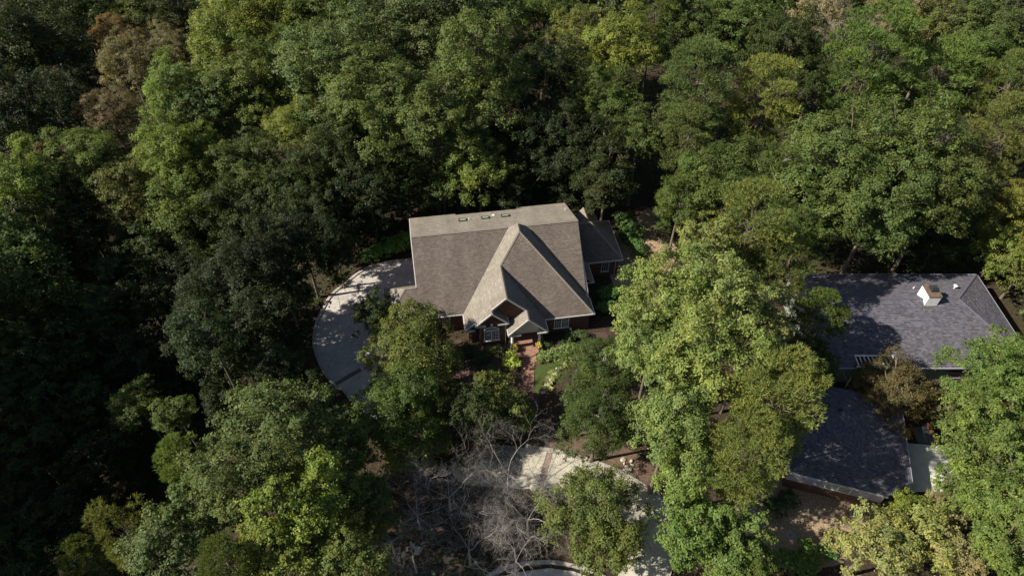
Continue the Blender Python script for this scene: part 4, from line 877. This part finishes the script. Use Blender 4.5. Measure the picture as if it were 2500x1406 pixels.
('broad',2.20,77.36,11.00,5.50,(0.022, 0.033, 0.013),'black green tree in the long oak shadow'),
('broad',8.22,75.98,10.00,5.48,(0.022, 0.033, 0.013),'dark tree behind the right end of the brown house'),
('broad',0.00,71.90,7.00,3.81,(0.022, 0.033, 0.013),'low dark tree at the back of the brown roof'),
('broad',12.25,71.07,9.00,4.26,(0.034, 0.05, 0.017),'dark tree at the head of the bare leafy path'),
('broad',16.84,76.84,12.00,4.35,(0.064, 0.09, 0.024),'green tree left of the tall slender pine'),
('pine',22.07,103.22,16.81,3.91,(0.088, 0.122, 0.034),'pale green pine on the top edge'),
('broad',27.50,102.59,14.17,5.44,(0.064, 0.09, 0.024),'green clumpy tree on the top edge above the slender pine'),
('pine',23.47,77.96,18.00,4.28,(0.084, 0.112, 0.041),'tall slender pine with a visible curved trunk'),
('pine',22.30,72.98,14.00,3.53,(0.084, 0.112, 0.041),'short grey green pine below the tall slender pine'),
('broad',35.06,102.24,14.34,6.69,(0.064, 0.09, 0.024),'dark clumpy tree on the top edge right of centre'),
('broad',39.97,93.07,15.07,5.67,(0.034, 0.05, 0.017),'dark green tree left of the tall upper right pine'),
('pine',32.75,78.48,15.00,4.56,(0.118, 0.145, 0.04),'olive pine above the glossy green clump'),
('broad',42.47,87.21,13.83,3.58,(0.034, 0.05, 0.017),'narrow dark tree beside the tall upper right pine'),
('fine',51.26,109.65,12.85,5.40,(0.175, 0.165, 0.088),'pale straw green tree on the top edge left of the white snag'),
('bare',53.06,101.31,14.79,4.42,(0.4, 0.36, 0.32),'white leafless snag on the top edge'),
('pine',47.87,84.17,18.00,6.02,(0.088, 0.122, 0.034),'tall broad pine in the upper right with layered boughs'),
('pine',57.24,82.87,16.02,4.84,(0.088, 0.122, 0.034),'bright green domed pine right of the tall broad pine'),
('fine',63.47,109.53,12.55,4.73,(0.175, 0.165, 0.088),'pale yellowish tree on the top edge at the upper right'),
('broad',68.94,105.84,11.90,5.63,(0.094, 0.112, 0.032),'brownish olive tree above the domed pine'),
('broad',76.83,105.80,13.29,6.57,(0.074, 0.1, 0.031),'grey green tree near the upper right corner'),
('broad',68.27,91.33,14.08,4.45,(0.064, 0.09, 0.024),'green tree behind the domed pine near the right border'),
('pine',63.97,79.16,17.00,3.61,(0.088, 0.122, 0.034),'bright pine on the right edge near the top'),
('pine',61.20,71.96,15.00,4.08,(0.088, 0.122, 0.034),'lower bright pine on the right edge with a leaning trunk'),
('bare',59.38,75.44,12.00,3.55,(0.4, 0.36, 0.32),'leafless grey brown tree beside the right edge pines'),
('broad',39.48,66.47,15.00,6.58,(0.074, 0.1, 0.031),'glossy green tree, left one of the glossy clump behind the slate roof'),
('broad',47.27,68.94,15.00,6.72,(0.074, 0.1, 0.031),'glossy green tree, topmost of the clump behind the slate roof'),
('broad',50.35,63.56,13.00,5.33,(0.064, 0.09, 0.024),'glossy green tree beside the leafless grey brown tree'),
('broad',42.07,61.02,12.00,5.74,(0.074, 0.1, 0.031),'glossy green tree closest behind the slate grey roof'),
('broad',35.02,61.52,9.00,3.45,(0.064, 0.09, 0.024),'small leafy tree between rounded pine and glossy tree'),
('fine',24.67,67.20,12.00,4.93,(0.064, 0.09, 0.024),'soft green tree between the slender pine and the rounded pine'),
('fine',30.61,68.84,12.00,4.34,(0.064, 0.09, 0.024),'soft dark olive tree adjoining the glossy tree'),
('fine',21.00,66.11,9.00,3.69,(0.064, 0.09, 0.024),'small soft green tree by the bare leafy path'),
('broad',54.03,63.67,5.00,3.64,(0.034, 0.05, 0.017),'dim low tree behind the slate grey roof'),
('broad',61.27,65.72,8.00,5.15,(0.125, 0.158, 0.034),'yellow green maple on the right edge'),
('broad',59.98,60.96,6.00,3.12,(0.125, 0.158, 0.034),'yellow green maple behind the corner of the slate grey roof'),
('fine',62.10,58.54,5.00,3.09,(0.094, 0.112, 0.032),'olive tree on the right border beside the slate grey roof'),
('fine',40.25,41.19,4.00,3.88,(0.098, 0.088, 0.04),'bronze leaved tree spreading in front of the slate grey house'),
('fine',38.71,43.01,3.20,1.86,(0.098, 0.088, 0.04),'shaded bronze shrub under the trellis end'),
('fine',45.80,39.84,3.50,2.35,(0.098, 0.088, 0.04),'small bronze shrub tree beneath the grey wall window'),
('broad',47.01,39.30,9.00,3.62,(0.095, 0.138, 0.038),'bright glossy tree at the corner of the grey house'),
('broad',50.54,42.32,9.00,2.49,(0.095, 0.138, 0.038),'glossy tree crown on the right edge by the roof corner'),
('broad',43.33,32.72,10.00,4.44,(0.095, 0.138, 0.038),'big glossy green tree right of the garage'),
('broad',40.99,28.86,7.00,2.28,(0.095, 0.138, 0.038),'glossy crown overhanging the concrete slab'),
('broad',41.58,27.28,9.00,3.88,(0.095, 0.138, 0.038),'glossy green tree on the right edge below the garage'),
('broad',40.00,22.65,9.00,3.17,(0.095, 0.138, 0.038),'glossy tree in the bottom right corner'),
('fine',35.45,26.83,6.00,2.25,(0.125, 0.158, 0.034),'yellow green bush tree at the garage corner'),
('fine',30.53,23.83,7.00,3.30,(0.185, 0.2, 0.068),'bright yellow tree on the bottom edge'),
('fine',34.83,24.18,7.00,3.07,(0.185, 0.2, 0.068),'golden tree right of the bright yellow one'),
('fine',37.17,22.79,7.00,2.57,(0.175, 0.165, 0.088),'tan leaved tree on the bottom edge'),
('fine',39.17,28.07,5.00,1.87,(0.175, 0.165, 0.088),'small tan leaved tree above the golden tree'),
('broad',15.87,25.26,7.00,3.17,(0.095, 0.138, 0.038),'vivid green tree right of the driveway end'),
('broad',19.06,24.25,6.00,3.18,(0.095, 0.138, 0.038),'vivid green tree on the bottom edge left of the mulch yard'),
('broad',20.05,22.11,7.00,1.70,(0.064, 0.09, 0.024),'small green crown at the bottom left of the mulch yard'),
('fine',7.40,27.83,5.50,4.14,(0.094, 0.112, 0.032),'rounded crape myrtle covering the driveway bend'),
('fine',8.26,24.67,5.00,2.87,(0.094, 0.112, 0.032),'smaller crape myrtle next to the curved bottom kerb'),
('broad',-28.54,47.35,6.96,3.37,(0.022, 0.033, 0.013),'dark dense tree nearest the leftmost point of the driveway'),
('broad',-31.09,44.09,8.91,3.97,(0.022, 0.033, 0.013),'dark tree west of the driveway bend, below the tall dark one'),
('broad',-27.13,38.79,16.00,3.03,(0.022, 0.033, 0.013),'tallest dark tree over the hollow west of the driveway'),
('broad',-25.86,43.63,8.00,2.33,(0.022, 0.033, 0.013),'dark tree squeezed between the olive glow crown and the driveway'),
('bare',-2.58,27.98,6.00,3.32,(0.4, 0.36, 0.32),'leafless tree filling the gap between the middle and the low one of the bare cluster'),
('bare',-10.95,25.70,6.00,2.87,(0.4, 0.36, 0.32),'leafless tree at the far left edge of the bare cluster'),
('bare',3.03,30.59,6.00,2.84,(0.4, 0.36, 0.32),'small leafless tree reaching over the sunlit concrete'),
('broad',-31.08,50.58,8.95,3.99,(0.022, 0.033, 0.013),'tall dark tree that shades the lower part of the upper driveway'),
('bare',-0.38,32.35,7.00,4.01,(0.4, 0.36, 0.32),'leafless pale tree, rightmost and highest of the bare cluster'),
('bare',-5.95,29.86,7.00,4.09,(0.4, 0.36, 0.32),'leafless tree in the middle of the bare cluster'),
('bare',-8.88,28.38,6.00,3.70,(0.4, 0.36, 0.32),'leafless tree at the left of the bare cluster'),
('bare',1.45,27.50,7.00,3.44,(0.4, 0.36, 0.32),'leafless tree against the crape myrtle'),
('bare',-3.86,24.90,7.00,3.86,(0.4, 0.36, 0.32),'leafless tree low in the bare cluster with curved limbs'),
('bare',0.35,23.48,7.00,2.76,(0.4, 0.36, 0.32),'leafless tree above the curved bottom kerb'),
('bare',-8.82,24.25,6.00,2.82,(0.4, 0.36, 0.32),'leafless shaded tree beside the olive tree'),
]
for (kind, x, y, z, r, c, lab) in TREES:
    nm, cat = NAMES[kind]; g = terrain(x, y)
    t = empty(nm, (x, y, g)); tag(t, lab, cat, GROUPS[kind])
    sizes = [k[1] for k in PROTO if k[0] == kind]; s = min(sizes, key=lambda q: abs(math.log(q / r))); me, lb = rt.choice(PROTO[(kind, s)])
    f = r / s; rz = rt.uniform(0, 6.28); sc = (f * rt.uniform(.94, 1.08), f * rt.uniform(.94, 1.08), f * rt.uniform(.92, 1.12)); h = z - g
    jit = [v * rt.uniform(.92, 1.08) for v in c]
    if me:
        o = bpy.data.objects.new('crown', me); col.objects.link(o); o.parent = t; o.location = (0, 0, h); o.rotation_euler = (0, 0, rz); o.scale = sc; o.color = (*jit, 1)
    o = bpy.data.objects.new('branches', lb); col.objects.link(o); o.parent = t; o.location = (0, 0, h); o.rotation_euler = (0, 0, rz); o.scale = sc
    tr_r = r * (.03 if kind == 'bare' else .045) + .03
    hb = h - (s * f * (.9 if kind == 'bare' else .55)); hb = max(.4, hb)
    o = bpy.data.objects.new('trunk', TR['pale_bark' if kind in ('bare',) else 'bark']); col.objects.link(o); o.parent = t; o.scale = (tr_r, tr_r, hb + .1); o.location = (0, 0, -.1)

# ------------------------------------------------------------------ undergrowth, far and outer wood
def in_poly(x, y, poly):
    c = False; j = len(poly) - 1
    for i in range(len(poly)):
        if (poly[i][1] > y) != (poly[j][1] > y) and x < (poly[j][0] - poly[i][0]) * (y - poly[i][1]) / (poly[j][1] - poly[i][1]) + poly[i][0]: c = not c
        j = i
    return c
def undergrowth():
    rng = np.random.default_rng(3); n = 100000; x = rng.uniform(-105, 105, n * 2); y = rng.uniform(14, 135, n * 2)
    keep = ~((x > -13) & (x < 24) & (y > 30) & (y < 66)) & ~((x > -2) & (x < 24) & (y < 31)) & ~((x > -20) & (x < -10) & (y > 46) & (y < 68)) & ~((x > 12) & (x < 20) & (y > 55) & (y < 80)) & ~((x > 20) & (x < 62) & (y > 22) & (y < 62))
    dpoly = [(p[0], p[1]) for p in oc + tc + ic]; near = (x > -28) & (x < -10) & (y > 30) & (y < 68)
    idx = np.where(near & keep)[0]
    cxd = np.array([p[0] for p in dpoly]).mean(); cyd = np.array([p[1] for p in dpoly]).mean()
    big = [(cxd + (p[0] - cxd) * 1.05, cyd + (p[1] - cyd) * 1.03) for p in dpoly]
    for i in idx:
        if in_poly(x[i], y[i], big): keep[i] = False
    keep &= ~((x > -27) & (x < -12) & (y > 34) & (y < 44) & (rng.random(n * 2) < .5))
    x, y = x[keep][:n], y[keep][:n]; hgt_ = (np.sin(x * .9 + 1.3 * np.sin(y * .5)) * np.cos(y * .8) + 1) * .9 + .2
    z = np.array([terrain(a, b) for a, b in zip(x, y)]) + hgt_ * rng.random(len(x)) ** .5
    C = np.stack([x, y, z], 1); Nn = unit(np.array([0, 0, 1.]) + rng.normal(size=(len(x), 3)) * .5)
    t = np.stack([np.clip(.45 + rng.normal(size=len(x)) * .18, 0, 1), rng.random(len(x)) ** 2 * .8], 1)
    me = leaves_mesh('undergrowth', C, Nn, .5, t, rng); o = bpy.data.objects.new('undergrowth', me); col.objects.link(o); o.color = (.035, .055, .02, 1)
    tag(o, 'dark undergrowth covering the woodland floor', 'undergrowth', kind='stuff')
undergrowth()
def wood(name, spots, label, colr, seed, keep=.3, grow=1.65):
    rng = np.random.default_rng(seed); srcs = []
    for me in [PROTO[('broad', 5.6)][0][0], PROTO[('broad', 5.6)][1][0]]:
        v = np.empty(len(me.vertices) * 3, np.float32); me.vertices.foreach_get('co', v); tv = np.empty(len(me.vertices) * 4, np.float32); me.color_attributes['tint'].data.foreach_get('color', tv)
        srcs.append((v.reshape(-1, 4, 3), tv.reshape(-1, 4, 4)[:, 0, :2]))
    VV, TT = [], []
    for (x, y, h, s) in spots:
        v, t = srcs[rng.integers(0, 2)]; pick = rng.random(len(v)) < keep; q = v[pick]; c = q.mean(1, keepdims=True); q = c + (q - c) * grow; a = rng.uniform(0, 6); ca, sa = math.cos(a), math.sin(a)
        q = q * s; q = np.stack([q[..., 0] * ca - q[..., 1] * sa, q[..., 0] * sa + q[..., 1] * ca, q[..., 2]], -1) + np.array([x, y, terrain(x, y) + h]); VV.append(q.reshape(-1, 3)); TT.append(np.repeat(t[pick], 4, 0))
    V = np.concatenate(VV); me = npmesh(name, V, np.arange(len(V)).reshape(-1, 4), ['leaf'], np.concatenate(TT)); o = bpy.data.objects.new(name, me); col.objects.link(o); o.color = (*colr, 1)
    tag(o, label, 'woodland', kind='stuff')
rw = random.Random(21); west = []
for x0 in (-60, -70, -80):
    for k in range(6 if x0 == -60 else 5): west.append((x0 + rw.uniform(-2, 2), 8 + k * 9.5 + rw.uniform(-2, 2), rw.uniform(13, 17), rw.uniform(1.0, 1.25)))
wood('woodland', west, 'unbroken tall wood on the rise beyond the left border', (.05, .08, .025), 5)
farw = [(x + rw.uniform(-3, 3), y + rw.uniform(-3, 3), rw.uniform(10, 14), rw.uniform(1.1, 1.4)) for y in (128, 141, 155) for x in range(-120, 121, 13)]
wood('far_woodland', farw, 'distant wood behind the last trees at the top', (.06, .09, .028), 6, .16, 2.2)
ring = []                                        # the same wood goes on past the right and lower borders
for gx in range(-92, 110, 13):
    for gy in range(-8, 122, 13):
        x, y = gx + rw.uniform(-3, 3), gy + rw.uniform(-3, 3); dep = .7278 * 50 + .6858 * y; off = abs(x) > .75 * dep + 9; low = y < 8
        if (off or low) and not (x < 0 and y < 70) and not (-20 < x < 24 and y < 22 and abs(x - 18) < 6): ring.append((x, y, rw.uniform(10, 14), rw.uniform(1.0, 1.3)))
wood('outer_woodland', ring, 'continuing wood beyond the right and lower borders', (.07, .10, .03), 8, .16, 2.2)

# ------------------------------------------------------------------ shrubs, hedge, hostas, planters
SH = {}
for i in range(3): me, LC = crown(800 + i, 1.0, .85, 26, .34, 2600, .13, low=-.7, name='foliage', subs=10, yellow=.0); SH.setdefault('big', []).append(me)
for i in range(2): me, LC = crown(830 + i, .62, .55, 20, .22, 1500, .085, low=-.8, name='foliage', subs=8, yellow=.0); SH.setdefault('box', []).append(me)
stem = MB(); 
for a in range(5): stem.tube([(0, 0, 0), (.3 * math.cos(a * 1.26), .3 * math.sin(a * 1.26), .5)], [.03, .012], 5)
so = stem.build('stem', 'bark'); STEM = so.data; bpy.data.objects.remove(so)
SHRUBS = [
 ('big', (-0.095,47.997,0.700), 1.15, (.20, .24, .05), 'lime green shrub beside the brick path', 'front garden shrubs', 1),
 ('box', (-2.601,49.712,0.500), .95, (.055, .075, .03), 'rounded dark shrub, right of the pair below the arched window', 'front garden shrubs', 0),
 ('box', (-1.732,49.590,0.500), 1.3, (.085, .10, .035), 'rounded olive shrub under the arched window', 'front garden shrubs', 0),
 ('box', (-0.680,50.527,0.400), .6, (.10, .11, .05), 'little sage shrub beside the left porch column', 'front garden shrubs', 0),
 ('box', (3.581,48.685,0.500), 1.3, (.11, .16, .05), 'round bright shrub nearest the landing', 'row of rounded shrubs on the right of the path', 0),
 ('box', (4.881,48.925,0.500), 1.3, (.11, .16, .05), 'second round shrub from the landing', 'row of rounded shrubs on the right of the path', 0),
 ('box', (6.150,49.408,0.500), 1.35, (.11, .16, .05), 'third round shrub from the landing', 'row of rounded shrubs on the right of the path', 0),
 ('box', (7.141,49.895,0.500), 1.1, (.10, .15, .045), 'last round shrub of the row, under the oak', 'row of rounded shrubs on the right of the path', 0),
 ('box', (4.184,50.774,0.400), .8, (.06, .09, .04), 'small grey green shrub behind the first round shrub', 'front garden shrubs', 0),
 ('big', (6.946,51.827,0.800), .85, (.05, .075, .03), 'taller shrub beneath the double window', 'front garden shrubs', 0),
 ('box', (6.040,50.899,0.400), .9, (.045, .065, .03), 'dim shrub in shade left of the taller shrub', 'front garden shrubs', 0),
 ('big', (8.329,52.017,0.800), .8, (.05, .07, .03), 'dark shrub right of the double window', 'front garden shrubs', 0),
 ('big', (12.257,58.543,1.200), 1.25, (.06, .12, .03), 'bright green bush at the east wall of the brick house', 'bushes around the brick house', 1),
 ('big', (11.565,56.441,1.000), 1.05, (.055, .11, .03), 'lower bush at the east wall by the roof corner', 'bushes around the brick house', 0),
 ('big', (15.533,72.268,1.300), 1.5, (.045, .075, .025), 'topmost bush of the row behind the east wing', 'bush row behind the east wing', 0),
 ('big', (17.149,70.134,1.300), 1.3, (.055, .095, .03), 'second bush of the row behind the east wing', 'bush row behind the east wing', 0),
 ('big', (15.691,69.575,1.200), 1.2, (.05, .09, .03), 'left hand bush in the row behind the east wing', 'bush row behind the east wing', 0),
 ('big', (16.679,67.603,1.200), 1.15, (.055, .10, .03), 'lower bush of the row behind the east wing', 'bush row behind the east wing', 0),
 ('big', (17.053,66.108,1.100), 1.1, (.06, .10, .03), 'last sunlit bush of the row by the leafy clearing', 'bush row behind the east wing', 0),
 ('big', (-14.654,67.765,1.200), 1.5, (.11, .20, .045), 'bright hedge plant touching the left rake of the brown roof', 'hedge above the driveway', 0),
 ('big', (-16.195,66.799,1.200), 1.5, (.10, .19, .04), 'middle plant of the hedge above the driveway', 'hedge above the driveway', 0),
 ('big', (-17.753,66.029,1.100), 1.4, (.09, .17, .04), 'hedge plant left of the middle above the driveway', 'hedge above the driveway', 0),
 ('big', (-19.133,65.269,1.000), 1.2, (.05, .09, .03), 'leftmost plant of the hedge above the driveway', 'hedge above the driveway', 0),
 ('big', (27.782,25.798,0.900), 1.15, (.08, .13, .035), 'round pale green bush at the bottom of the mulch yard', 'bushes by the mulch yard', 0),
 ('big', (29.645,26.032,0.800), .85, (.055, .12, .03), 'small tight round bush right of the pale green one', 'bushes by the mulch yard', 0),
 ('big', (25.495,24.846,0.900), 1.3, (.08, .12, .035), 'loose bush left of the round pale green bush', 'bushes by the mulch yard', 0),
 ('big', (26.953,24.285,0.900), 1.3, (.07, .115, .03), 'bush on the bottom edge below the round pair', 'bushes by the mulch yard', 0),
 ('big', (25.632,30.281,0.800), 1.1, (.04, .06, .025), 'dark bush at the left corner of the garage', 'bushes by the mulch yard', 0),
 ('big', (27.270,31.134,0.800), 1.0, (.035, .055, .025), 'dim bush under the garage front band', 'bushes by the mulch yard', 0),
 ('big', (37.609,30.396,1.000), 1.2, (.06, .08, .03), 'olive bush at the right end of the garage front', 'bushes by the mulch yard', 0),
 ('big', (47.954,43.837,0.700), .7, (.08, .14, .035), 'small bright shrub between the two bronze trees', 'bushes around the slate roofed house', 0),
 ('big', (-18.422,40.831,0.800), 1.3, (.04, .055, .02), 'dark clipped shrub beside the driveway bend', 'bushes by the driveway bend', 0),
 ('big', (-16.938,39.042,0.800), 1.3, (.04, .055, .02), 'dark shrub below the driveway bend', 'bushes by the driveway bend', 0),
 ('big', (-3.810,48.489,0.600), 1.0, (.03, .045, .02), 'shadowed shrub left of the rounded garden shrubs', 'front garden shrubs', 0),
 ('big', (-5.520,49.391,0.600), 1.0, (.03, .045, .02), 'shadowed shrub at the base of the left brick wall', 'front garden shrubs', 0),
 ('big', (-4.631,35.046,0.600), 1.1, (.05, .06, .03), 'low grey green bush at the head of the leafless trees', 'bushes by the driveway bend', 0),
 ('big', (-2.353,46.874,0.400), .7, (.06, .085, .03), 'low ragged shrub in the shaded bed', 'front garden shrubs', 0),
]
for i, (k, p, s, c, lab, grp, lush) in enumerate(SHRUBS):
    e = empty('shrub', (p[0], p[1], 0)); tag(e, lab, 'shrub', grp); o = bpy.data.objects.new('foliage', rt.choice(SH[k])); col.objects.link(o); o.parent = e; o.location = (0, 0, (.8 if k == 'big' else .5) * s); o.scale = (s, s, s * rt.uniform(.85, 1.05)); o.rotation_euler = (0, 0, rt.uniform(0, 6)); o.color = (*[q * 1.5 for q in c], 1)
    o = bpy.data.objects.new('stem', STEM); col.objects.link(o); o.parent = e; o.scale = (s, s, s)
def blades(name, n, L_, w, col_, seed, mat='leaf'):
    rng = np.random.default_rng(seed); V = []; F = []; T = []
    for i in range(n):
        a = rng.uniform(0, 6.283); d = np.array([math.cos(a), math.sin(a), 0]); s = np.array([-d[1], d[0], 0]) * w * .5; l = L_ * rng.uniform(.6, 1.1); k = len(V); h = rng.uniform(.4, .9)
        V += [d * .03, d * l * .4 + s + [0, 0, l * h * .7], d * l * .4 - s + [0, 0, l * h * .7], d * l + [0, 0, l * h * .5]]; F.append((k, k + 1, k + 3, k + 2)); t = rng.random(); T += [(.3 + .6 * t, rng.random() * .8)] * 4
    return npmesh(name, np.array(V), np.array(F), [mat], np.array(T))
hm = blades('leaves', 60, .55, .16, None, 1)
for i, (p, lab) in enumerate([((4.348,45.728,0.000), 'yellow striped hosta in the lower part of the rock edged bed'), ((4.031,44.712,0.000), 'lowest yellow hosta beside the pale rocks'), ((5.821,48.052,0.000), 'pale yellow hosta at the upper end of the rock edging'), ((6.748,48.408,0.000), 'cream hosta under the oak at the end of the bed'), ((4.661,46.530,0.000), 'hosta among the pale rocks halfway up the bed')]):
    o = bpy.data.objects.new('hosta', hm); col.objects.link(o); o.location = (p[0], p[1], .02); o.rotation_euler = (0, 0, i); o.scale = (1.4, 1.4, 1.2); o.color = (.20, .22, .09, 1); tag(o, lab, 'hosta', 'hostas by the garden rocks')
fl, _ = crown(850, .42, .3, 14, .16, 900, .07, low=-.2, name='flowers', subs=8)
def planter(p, lab, z):
    e = empty('planter', (p[0], p[1], z)); tag(e, lab, 'planter', 'planters on the brick landing'); m = MB(); m.tube([(0, 0, 0), (0, 0, .3), (0, 0, .5), (0, 0, .54)], [.22, .34, .38, .36], 18); m.build('pot', 'planter_clay', e, True)
    o = bpy.data.objects.new('flowers', fl); col.objects.link(o); o.parent = e; o.location = (0, 0, .68); o.color = (.42, .38, .04, 1)
planter((0.387,49.917,0.160), 'clay planter with yellow flowers in front of the left porch column', .172); planter((3.207,50.346,0.160), 'clay planter with yellow flowers in front of the right porch column', .172)

# fallen leaves on open ground, lawn grass
def litter(name, cx, cy, rx, ry, n, size, colr, lab, seed, z=.03):
    rng = np.random.default_rng(seed); a = rng.uniform(0, 6.283, n); r = np.sqrt(rng.random(n)); C = np.stack([cx + rx * r * np.cos(a), cy + ry * r * np.sin(a), np.full(n, z) + rng.random(n) * .02], 1)
    Nn = unit(np.array([0, 0, 1.]) + rng.normal(size=(n, 3)) * .35); t = np.stack([rng.random(n), rng.random(n) * .9], 1); me = leaves_mesh(name, C, Nn, size, t, rng); o = bpy.data.objects.new(name, me); col.objects.link(o); o.color = (*colr, 1); tag(o, lab, 'fallen leaves', kind='stuff')
p = (30.090,29.604,0.000); litter('fallen_leaves', p[0], p[1], 7.5, 3.6, 3500, .11, (.38, .30, .19), 'tan leaf litter over the mulch yard in front of the garage', 1)
p = (19.160,69.060,0.000); litter('fallen_leaves', p[0], p[1], 3.2, 7.5, 3500, .12, (.40, .28, .16), 'dry leaves on the clearing behind the east wing', 2)
p = (8.577,36.327,0.000); litter('fallen_leaves', p[0], p[1], 8, 4.0, 2500, .09, (.22, .14, .09), 'leaf litter on the mulch beside the lower driveway', 3)
p = (-19.932,56.308,0.000); litter('fallen_leaves', p[0], p[1], 5, 10, 1500, .10, (.09, .07, .05), 'scattered leaves on the upper driveway', 4, .045)
p = (-2.544,35.143,0.000); litter('fallen_leaves', p[0], p[1], 3.6, 3.0, 3500, .12, (.09, .065, .042), 'brown leaves drifted over the left end of the sunlit concrete', 9, .045)
def roof_litter(parent_z, spots, lab, seed):
    rng = np.random.default_rng(seed); C = []
    for (x0, x1, y0, y1, n) in spots:
        x = rng.uniform(x0, x1, n); y = rng.uniform(y0, y1, n); C += [(a, b, parent_z(a, b) + .07) for a, b in zip(x, y)]
    C = np.array(C); Nn = unit(np.array([0, 0, 1.]) + rng.normal(size=(len(C), 3)) * .35); me = leaves_mesh('fallen_leaves', C, Nn, .09, np.stack([rng.random(len(C)), rng.random(len(C)) * .9], 1), rng)
    o = bpy.data.objects.new('fallen_leaves', me); col.objects.link(o); o.color = (.24, .17, .10, 1); tag(o, lab, 'fallen leaves', kind='stuff')
roof_litter(lambda x, y: min(zf2(y), zf2(2 * YR - y), EZ + (XR - x) * (RZ2 - EZ) / 7.0), [(50.5, 57.3, 46, 58.5, 220), (36, 57, 45.3, 59, 120)], 'scattered dry leaves on the slate grey roof', 12)
p = (-9.134,26.558,0.000); litter('fallen_leaves', p[0], p[1], 2.6, 2.0, 1200, .14, (.30, .19, .09), 'orange leaves in the sunlit patch below the bare trees', 7)
p = (-6.232,33.078,0.000); litter('fallen_leaves', p[0], p[1], 12, 6.0, 3500, .12, (.12, .085, .055), 'brown leaves beneath the leafless trees', 8)
# fallen pale branches in the dark wood
for i, (a, b, lab) in enumerate([((-29.913,52.534,12.000), (-28.073,51.105,12.000), 'pale fallen branch caught in the dark trees'), ((-30.014,51.839,11.000), (-28.046,50.609,11.000), 'second pale branch just below the first one')]):
    m = MB(); A, B = Vector(a), Vector(b); m.tube([A, A.lerp(B, .5) + Vector((0, 0, .5)), B], [.015, .025, .03], 6); tag(m.build('dead_branch', 'pale_bark'), lab, 'branch', 'pale dead branches')
